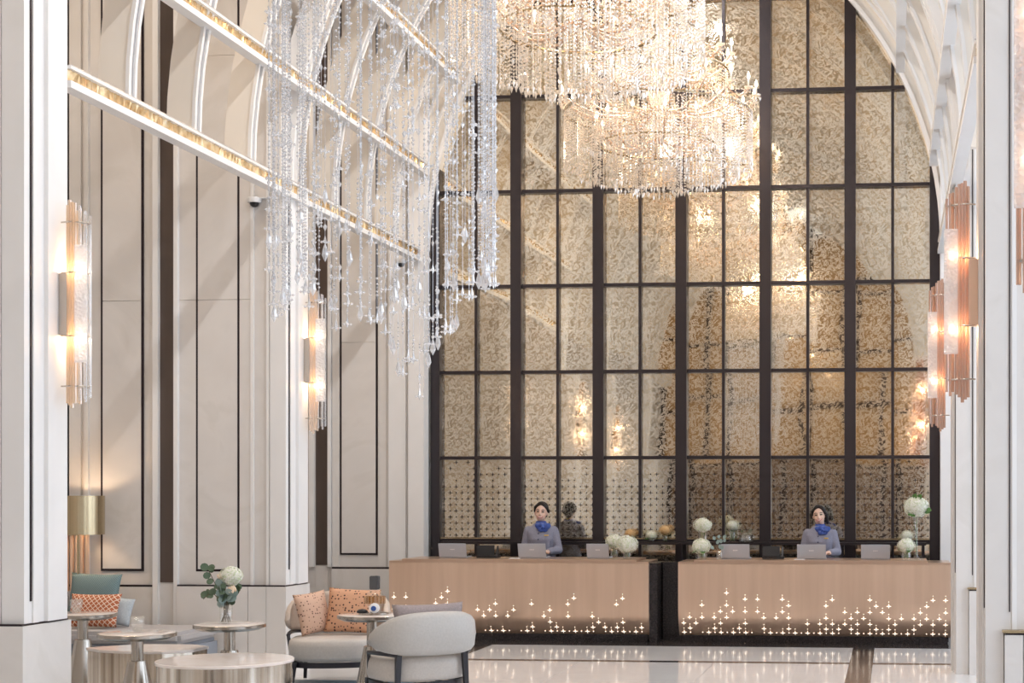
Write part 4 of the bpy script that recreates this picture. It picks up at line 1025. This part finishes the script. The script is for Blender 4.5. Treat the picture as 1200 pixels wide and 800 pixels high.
# copper fluted screen behind the lamp
r = empty('fluted_screen', (lx - 0.18, 14.43, 0), 0, 'screen of upright copper tubes behind the brass lamp', 'screen')
for k in range(9): MB().tube([(-0.30 + k * 0.052, 0, 0.0), (-0.30 + k * 0.052, 0, 1.46)], 0.021, 8).build('copper_tube', 'copper', r, auto=40)
for z in (0.2, 1.3): MB().box(-0.33, 0.15, 0.012, 0.03, z, z + 0.03).build('cross_bar', 'copper_edge', r)

# rug
r = MB().box(-6.85, -4.30, 10.95, 13.5, 0.0, 0.006).build('area_rug', 'rug'); tag(r, 'blue and grey mottled rug under the lounge chairs', 'rug')

# barrel chairs
def barrel(loc, rz, w_, d_, label, shell, seatm, zt=0.76, arm_drop=0.17, cat='armchair', name='barrel_armchair'):
    """local: front is -y"""
    r = empty(name, loc, rz, label, cat)
    hw = w_ / 2; hd = d_ / 2
    def plan(a, k=1.0, off=0.0):        # superellipse outline, a measured from +x
        c, s = math.cos(a), math.sin(a); e = 2 / 2.7
        x = math.copysign(abs(c) ** e, c) * (hw * k + off); y = math.copysign(abs(s) ** e, s) * (hd * k + off); return x, y
    # curved back shell
    N = 36; A0, A1 = math.radians(-8), math.radians(188); vs = []; fs = []
    ring = []
    for i in range(N + 1):
        t = i / N; a = A0 + (A1 - A0) * t; q = abs(t - 0.5) * 2
        top = zt - arm_drop * q ** 2.2; bot = 0.425 + 0.05 * q ** 2
        if q > 0.88: 
            f = (q - 0.88) / 0.12; top -= 0.09 * f ** 2; bot += 0.06 * f ** 2
        hh = top - bot; th_ = 0.065 * (1 - 0.35 * q ** 3); sec = []
        for k in range(12):
            b = 2 * PI * k / 12; cb, sb = math.cos(b), math.sin(b)
            off = math.copysign(abs(cb) ** 0.7, cb) * th_ / 2 + 0.022 * math.sin((sb + 1) * PI / 2) ; z = (top + bot) / 2 + math.copysign(abs(sb) ** 0.45, sb) * hh / 2
            x, y = plan(a, 1.0, off - 0.03); lean = (z - 0.42) * 0.10; sec.append((x * (1 + lean * 0.3), y * (1 + lean * 0.6), z))
        vs += sec
    for i in range(N):
        for k in range(12):
            k2 = (k + 1) % 12; fs.append((12 * i + k, 12 * i + k2, 12 * i + 12 + k2, 12 * i + 12 + k))
    fs += [tuple(range(11, -1, -1)), tuple(12 * N + k for k in range(12))]
    MB().add(vs, fs).build('back_shell', shell, r, smooth=True)
    # seat cushion
    M_ = 48; vs = []; fs = []
    prof = [(0.80, 0.215), (0.90, 0.225), (0.925, 0.26), (0.93, 0.35), (0.915, 0.39), (0.86, 0.408), (0.60, 0.418), (0.25, 0.422)]
    for (k, z) in prof:
        for i in range(M_):
            x, y = plan(2 * PI * i / M_, k); vs.append((x, y * 1.04 - 0.08, z))
    for j in range(len(prof) - 1):
        for i in range(M_): fs.append((j * M_ + i, j * M_ + (i + 1) % M_, (j + 1) * M_ + (i + 1) % M_, (j + 1) * M_ + i))
    fs += [tuple(range(M_ - 1, -1, -1)), tuple((len(prof) - 1) * M_ + i for i in range(M_))]
    MB().add(vs, fs).build('seat_cushion', seatm, r, smooth=True)
    # frame rail beneath the seat
    vs = []; fs = []
    for i in range(M_):
        a = 2 * PI * i / M_
        for (k, z) in ((0.80, 0.165), (0.89, 0.165), (0.89, 0.212), (0.80, 0.212)):
            x, y = plan(a, k); vs.append((x, y * 1.04 - 0.08, z))
    for i in range(M_):
        for k in range(4): fs.append((4 * i + k, 4 * i + (k + 1) % 4, 4 * ((i + 1) % M_) + (k + 1) % 4, 4 * ((i + 1) % M_) + k))
    MB().add(vs, fs).build('seat_frame', 'dark_wood', r, auto=40)
    def leg(a, zt_, k1=0.93, k0=0.99):
        x1, y1 = plan(a, k1); x0, y0 = plan(a, k0); FO = 0.03 if zt_ > 0.3 else 0.09; m = MB(); b0 = 0.014; b1 = 0.022
        vs = [(x0 - b0, y0 - b0 - FO, 0), (x0 + b0, y0 - b0 - FO, 0), (x0 + b0, y0 + b0 - FO, 0), (x0 - b0, y0 + b0 - FO, 0),
              (x1 - b1, y1 - b1 - FO, zt_), (x1 + b1, y1 - b1 - FO, zt_), (x1 + b1, y1 + b1 - FO, zt_), (x1 - b1, y1 + b1 - FO, zt_)]
        m.add(vs, [(0, 3, 2, 1), (4, 5, 6, 7), (0, 1, 5, 4), (1, 2, 6, 5), (2, 3, 7, 6), (3, 0, 4, 7)]).build('leg', 'dark_wood', r)
    for (a, z) in ((48, 0.45), (132, 0.45), (-42, 0.21), (222, 0.21)): leg(math.radians(a), z)
    # arm rails carrying the shell
    for s in (-1, 1):
        pts = []
        for i in range(9):
            a = math.radians(48 - 62 * i / 8); x, y = plan(a, 0.955); pts.append((s * x, y - 0.02, 0.432 + 0.012 * math.sin(i / 8 * PI)))
        MB().tube(pts, 0.018, 6).build('arm_rail', 'dark_wood', r, auto=40)
        x, y = plan(math.radians(-14), 0.955); x2, y2 = plan(math.radians(-30), 0.92)
        MB().tube([(s * x, y - 0.02, 0.435), (s * x2, y2 - 0.03, 0.19)], 0.016, 6).build('arm_post', 'dark_wood', r, auto=40)
    return r
cA = flo(492, 12.0)
barrel((cA[0], cA[1], 0.0), math.radians(220), 0.80, 0.72, 'dove grey leather barrel armchair turned away, mauve cushion inside', 'grey_leather', 'cushion_seat', zt=0.77)
pa = math.radians(220); fx, fy = math.sin(pa), -math.cos(pa)
pillow('mauve_cushion', (cA[0] - 0.17 * fx + 0.0, cA[1] - 0.17 * fy + 0.02, 0.625), 0.60, 0.40, 0.14, (math.radians(-8), 0, pa + PI), 'mauve_pillow', 'mauve cushion inside the grey barrel armchair')
lv = flo(396, 13.42)
barrel((lv[0], lv[1], 0.006), math.radians(14), 0.88, 0.80, 'beige leather barrel armchair with two spotted copper cushions', 'beige_leather', 'cushion_seat', zt=0.79, arm_drop=0.12, cat='armchair', name='barrel_armchair')
p = at(364, 727, 13.3); pillow('spotted_cushion', (p.x, 13.36, 0.625), 0.33, 0.38, 0.12, (math.radians(-14), math.radians(-6), 0.95), 'dot_pillow_pale', 'pale copper spotted cushion turned into the corner of the beige armchair')
p = at(407, 725, 13.3); pillow('spotted_cushion', (p.x, 13.44, 0.64), 0.47, 0.41, 0.15, (math.radians(-16), math.radians(3), 0.12), 'dot_pillow', 'broad orange copper spotted cushion behind the amber decanter table')

# warm recessed downlights in the soffits of the lounge bays
for (x, y) in ((-8.3, 12.6), (-8.3, 17.1), (-8.3, 7.6), (-7.0, 12.6), (-7.0, 17.1)):
    r = empty('downlight', (x, y, ZTOP), 0, 'recessed warm downlight in the lounge bay soffit', 'downlight', 'downlights of the lounge bays')
    MB().lathe([(0.09, -0.012), (0.11, -0.012), (0.11, 0.0), (0.09, 0.0), (0.09, -0.012)], n=20, cap=False).build('ring', 'camera_white', r)
    MB().lathe([(0.088, -0.006), (0.088, -0.002)], n=20).build('lens', 'bulb', r)
    l = bpy.data.lights.new('downlight_glow', 'SPOT'); l.energy = 150; l.color = (1.0, 0.80, 0.60); l.spot_size = math.radians(120); l.spot_blend = 0.6; l.shadow_soft_size = 0.09
    lo = bpy.data.objects.new('downlight_glow', l); col.objects.link(lo); lo.parent = r; lo.location = (0, 0, -0.03)

# neutral spots added out of view on the vault ridge to brighten the hall
for y in (-1.2, 1.1, 5.4, 7.7, 10.2, 12.4, 14.6, 16.4, 18.0):
    r = empty('downlight', (XC, y, 8.98), 0, 'added fill spotlight, out of view, on the ridge of the hall vault', 'downlight', 'added ridge fill lights of the hall')
    MB().lathe([(0.07, 0.0), (0.07, 0.12), (0.03, 0.14)], n=16).build('housing', 'camera_white', r, auto=30)
    MB().tube([(0, 0, 0.13), (0, 0, 0.45)], 0.01, 6).build('stem', 'camera_white', r)
    l = bpy.data.lights.new('ridge_fill', 'SPOT'); l.energy = 230; l.color = (1.0, 0.97, 0.95); l.spot_size = math.radians(150); l.spot_blend = 0.5; l.shadow_soft_size = 0.08
    lo = bpy.data.objects.new('ridge_fill', l); col.objects.link(lo); lo.parent = r; lo.location = (0, 0, -0.03)

# ------------------------------------------------------------------ the two attendants
def capsule(mb, p, q, r0, r1, n=14):
    p, q = Vector(p), Vector(q); d = (q - p); L = d.length; d.normalize(); pts = []; rad = []
    for k in range(5):
        a = PI / 2 * (k + 0.15) / 5.15; pts.append(p - d * r0 * math.cos(a)); rad.append(r0 * math.sin(a))
    for k in range(5, -1, -1):
        if k == 5: pts.append(p + d * 0.02 * L); rad.append(r0)
    pts.append(q); rad.append(r1)
    for k in range(4, -1, -1):
        a = PI / 2 * (k + 0.15) / 5.15; pts.append(q + d * r1 * math.cos(a)); rad.append(r1 * math.sin(a))
    mb.tube(pts, rad, n)
def loft(mb, secs, n=24, ex=2.3):
    """secs: (cx, cy, z, rx, ry) superellipse rings, closed"""
    vs = []; fs = []
    for (cx, cy, z, rx, ry) in secs:
        for k in range(n):
            a = 2 * PI * k / n; c, s = math.cos(a), math.sin(a); e = 2 / ex
            vs.append((cx + math.copysign(abs(c) ** e, c) * rx, cy + math.copysign(abs(s) ** e, s) * ry, z))
    m = len(secs)
    for i in range(m - 1):
        for k in range(n): fs.append((i * n + k, i * n + (k + 1) % n, (i + 1) * n + (k + 1) % n, (i + 1) * n + k))
    fs += [tuple(range(n - 1, -1, -1)), tuple((m - 1) * n + k for k in range(n))]
    mb.add(vs, fs)
def remeshed(mb, name, mat, parent, voxel, smooth=4):
    me = mb.mesh(name); tmp = bpy.data.objects.new('tmp', me); col.objects.link(tmp)
    mo = tmp.modifiers.new('r', 'REMESH'); mo.mode = 'VOXEL'; mo.voxel_size = voxel
    sm = tmp.modifiers.new('s', 'SMOOTH'); sm.factor = 0.5; sm.iterations = smooth
    dg = bpy.context.evaluated_depsgraph_get(); ev = tmp.evaluated_get(dg)
    out = bpy.data.meshes.new_from_object(ev); out.name = name
    bpy.data.objects.remove(tmp); out.materials.clear()
    for p in out.polygons: p.use_smooth = True
    return obj(name, out, mat, parent)
def hand(mb, w_, fdir, side, s=1.0):
    """palm down hand from wrist w_, pointing along fdir; side = +1 when the thumb lies toward -x"""
    w_ = Vector(w_); f = Vector(fdir).normalized(); up = Vector((0, 0, 1)); lat = f.cross(up).normalized()
    palm = w_ + f * 0.045
    capsule(mb, w_ - f * 0.01, w_ + f * 0.02, 0.024, 0.024)
    for k, o in enumerate((-0.026, -0.009, 0.009, 0.025)):
        b = w_ + f * 0.02 + lat * o * 0.6; kn = w_ + f * 0.085 + lat * o + up * 0.004
        capsule(mb, b, kn, 0.014, 0.0105, 10)
        ln = (0.052, 0.068, 0.072, 0.060)[k] if side > 0 else (0.060, 0.072, 0.068, 0.052)[k]
        mid = kn + f * ln * 0.5 + lat * o * 0.12 - up * 0.004; tip = mid + f * ln * 0.42 - up * 0.016
        capsule(mb, kn, mid, 0.0095, 0.0085, 8); capsule(mb, mid, tip, 0.0085, 0.0072, 8)
    t0 = w_ + f * 0.02 + lat * side * 0.022; t1 = t0 + f * 0.035 + lat * side * 0.03 - up * 0.004; t2 = t1 + f * 0.030 + lat * side * 0.006
    capsule(mb, t0, t1, 0.0135, 0.0105, 10); capsule(mb, t1, t2, 0.0105, 0.008, 8)
def attendant(loc, rz, label, H, tilt, hair, wristR, wristL, elbR, elbL):
    r = empty('person', loc, rz, label, 'person'); k = H / 1.60
    HT = Matrix.Translation((0, 0.0, 1.357)) @ Matrix.Rotation(tilt, 4, 'Y') @ Matrix.Translation((0, -0.005, -1.385))
    def head_xf(mb): return mb.xf(HT)
    S = Matrix.Scale(k, 4)
    # --- body
    b = MB(); h = MB()
    h.ball((0, 0.012, 1.500), 0.074, 0.090, 0.098, 24, 16); h.ball((0, -0.022, 1.435), 0.060, 0.062, 0.066, 20, 12); h.ball((0, -0.040, 1.408), 0.034, 0.030, 0.024, 14, 8)
    for s in (-1, 1):
        h.ball((s * 0.036, -0.055, 1.445), 0.024, 0.020, 0.022, 12, 8); h.ball((s * 0.074, 0.012, 1.465), 0.010, 0.018, 0.028, 10, 8)
    capsule(h, (0, -0.078, 1.490), (0, -0.094, 1.452), 0.0085, 0.0125, 10); h.ball((0.0, -0.088, 1.452), 0.016, 0.011, 0.009, 10, 6)
    head_xf(h); b.add(h.v, h.f)
    capsule(b, (0, 0.02, 1.26), (0, 0.008, 1.42), 0.052, 0.046)
    loft(b, [(0, 0.02, 0.80, 0.150, 0.105), (0, 0.02, 0.90, 0.155, 0.110), (0, 0.01, 1.02, 0.125, 0.092), (0, 0.005, 1.14, 0.145, 0.105), (0, 0.01, 1.23, 0.140, 0.085), (0, 0.02, 1.28, 0.080, 0.055)])
    for s, el, wr in ((-1, elbR, wristR), (1, elbL, wristL)):
        sh = (s * 0.145, 0.015, 1.225); capsule(b, sh, el, 0.038, 0.034); capsule(b, el, wr, 0.036, 0.024)
        f = (Vector(wr) - Vector(el)); f.z *= 0.25; hand(b, wr, f, -s)
        capsule(b, (s * 0.085, 0.02, 0.84), (s * 0.075, 0.01, 0.47), 0.085, 0.055); capsule(b, (s * 0.075, 0.01, 0.47), (s * 0.07, 0.03, 0.08), 0.054, 0.033); capsule(b, (s * 0.07, 0.045, 0.05), (s * 0.07, -0.11, 0.03), 0.032, 0.026)
    remeshed(b.xf(S), 'body', 'skin', r, 0.0055, 3)
    # --- jacket with sleeves
    j = MB()
    loft(j, [(0, 0.02, 0.835, 0.178, 0.130), (0, 0.02, 0.90, 0.172, 0.126), (0, 0.012, 1.02, 0.148, 0.112), (0, 0.0, 1.13, 0.158, 0.132), (0, 0.008, 1.205, 0.168, 0.118), (0, 0.015, 1.258, 0.150, 0.095), (0, 0.018, 1.298, 0.105, 0.078), (0, 0.012, 1.325, 0.074, 0.072)])
    for s, el, wr in ((-1, elbR, wristR), (1, elbL, wristL)):
        sh = Vector((s * 0.150, 0.015, 1.228)); capsule(j, sh, el, 0.060, 0.050); e = Vector(el); w2 = Vector(wr)
        capsule(j, e, e.lerp(w2, 0.80), 0.050, 0.043)
    remeshed(j.xf(S), 'jacket', 'jacket', r, 0.008, 5)
    m = MB()
    for z in (1.20, 1.13, 1.06, 0.99): m.ball((-0.012, -0.128 + (1.06 - z) * 0.02 if z < 1.2 else -0.118, z), 0.008, 0.005, 0.008, 8, 5)
    m.xf(S).build('buttons', 'navy', r, smooth=True)
    m = MB(); loft(m, [(0, 0.02, 0.50, 0.155, 0.125), (0, 0.02, 0.70, 0.178, 0.135), (0, 0.02, 0.86, 0.165, 0.122)]); m.xf(S).build('skirt', 'navy', r, auto=40)
    MB().box(0.062, 0.112, -0.146, -0.134, 1.172, 1.186).xf(S).build('name_badge', 'badge', r)
    for s in (-1, 1):
        m = MB(); loft(m, [(s * 0.07, -0.03, 0.0, 0.042, 0.115), (s * 0.07, -0.03, 0.03, 0.042, 0.112), (s * 0.07, -0.02, 0.07, 0.036, 0.085)], 16); m.xf(S).build('shoe', 'black_plastic', r, auto=40)
    # --- scarf: band and bow
    m = MB(); loft(m, [(0, 0.012, 1.285, 0.076, 0.074), (0, 0.008, 1.315, 0.069, 0.066), (0, 0.004, 1.345, 0.058, 0.056)], 20)
    sb = m.xf(S).build('scarf', 'scarf', r, smooth=True)
    m = MB(); bx = 0.042
    for a in range(6):
        q = a * PI / 3; cx = bx + 0.038 * math.cos(q) * 1.25; cz = 1.272 + 0.034 * math.sin(q); m.ball((cx, -0.115 + 0.012 * (a % 2), cz), 0.036, 0.020, 0.027, 12, 8)
    m.ball((bx, -0.135, 1.272), 0.017, 0.012, 0.017, 10, 6)
    for s in (-1, 1): m.ball((bx + s * 0.062, -0.112, 1.292), 0.036, 0.018, 0.030, 12, 8)
    remeshed(m.xf(S), 'scarf_bow', 'scarf', sb, 0.006, 2)
    # --- hair
    m = MB(); m.ball((0, 0.030, 1.520), 0.084, 0.088, 0.090, 24, 16); m.ball((0, 0.055, 1.47), 0.074, 0.060, 0.075, 18, 12)
    for s in (-1, 1):
        capsule(m, (s * 0.012, -0.050, 1.585), (s * 0.070, -0.030, 1.535), 0.022, 0.020); capsule(m, (s * 0.070, -0.030, 1.535), (s * 0.079, 0.015, 1.485), 0.018, 0.017)
    if hair == 'bun': m.ball((0, 0.125, 1.50), 0.050, 0.040, 0.050, 16, 10)
    else:
        capsule(m, (0.045, -0.052, 1.572), (0.078, -0.024, 1.50), 0.022, 0.022); capsule(m, (0.080, 0.0, 1.50), (0.088, 0.04, 1.38), 0.026, 0.020); m.ball((0.05, 0.10, 1.44), 0.05, 0.045, 0.06, 14, 10)
    remeshed(head_xf(m).xf(S), 'hair', 'hair', r, 0.007, 4)
    # --- face
    for s in (-1, 1):
        m = MB().ball((s * 0.030, -0.0755, 1.484), 0.0155, 0.007, 0.0068, 14, 8); head_xf(m).xf(S).build('eye', 'eye', r, smooth=True)
        m = MB().tube([(s * 0.013, -0.0805, 1.503), (s * 0.032, -0.078, 1.510), (s * 0.052, -0.064, 1.502)], [0.0028, 0.0042, 0.002], 6); head_xf(m).xf(S).build('eyebrow', 'hair', r)
    pts = [(-0.035, -0.071, 1.434), (-0.020, -0.083, 1.421), (0, -0.087, 1.4155), (0.020, -0.083, 1.421), (0.035, -0.071, 1.434)]
    m = MB().tube(pts, [0.002, 0.007, 0.0085, 0.007, 0.002], 8); mo = head_xf(m).xf(S).build('mouth', 'lip', r, smooth=True)
    m = MB().tube([(-0.024, -0.0845, 1.427), (-0.013, -0.0915, 1.4205), (0, -0.0945, 1.4185), (0.013, -0.0915, 1.4205), (0.024, -0.0845, 1.427)], [0.0015, 0.003, 0.0034, 0.003, 0.0015], 6); head_xf(m).xf(S).build('teeth', 'tooth', mo, smooth=True)
    return r
p = at(634, 600, 18.32)
attendant((p.x, 18.32, 0.0), 0.06, 'smiling attendant with a black bun, grey lilac jacket and blue scarf, left desk', 1.625, math.radians(3), 'bun', (-0.12, -0.20, 0.985), (0.115, -0.25, 0.985), (-0.205, 0.02, 1.0), (0.212, 0.0, 1.0))
p = at(961, 600, 18.30)
attendant((p.x, 18.30, 0.0), -0.05, 'smiling attendant with side-swept dark hair, grey lilac jacket and blue bow, right desk', 1.59, math.radians(-6), 'side', (-0.13, -0.22, 1.0), (0.125, -0.26, 1.01), (-0.205, 0.02, 1.01), (0.210, -0.01, 1.01))
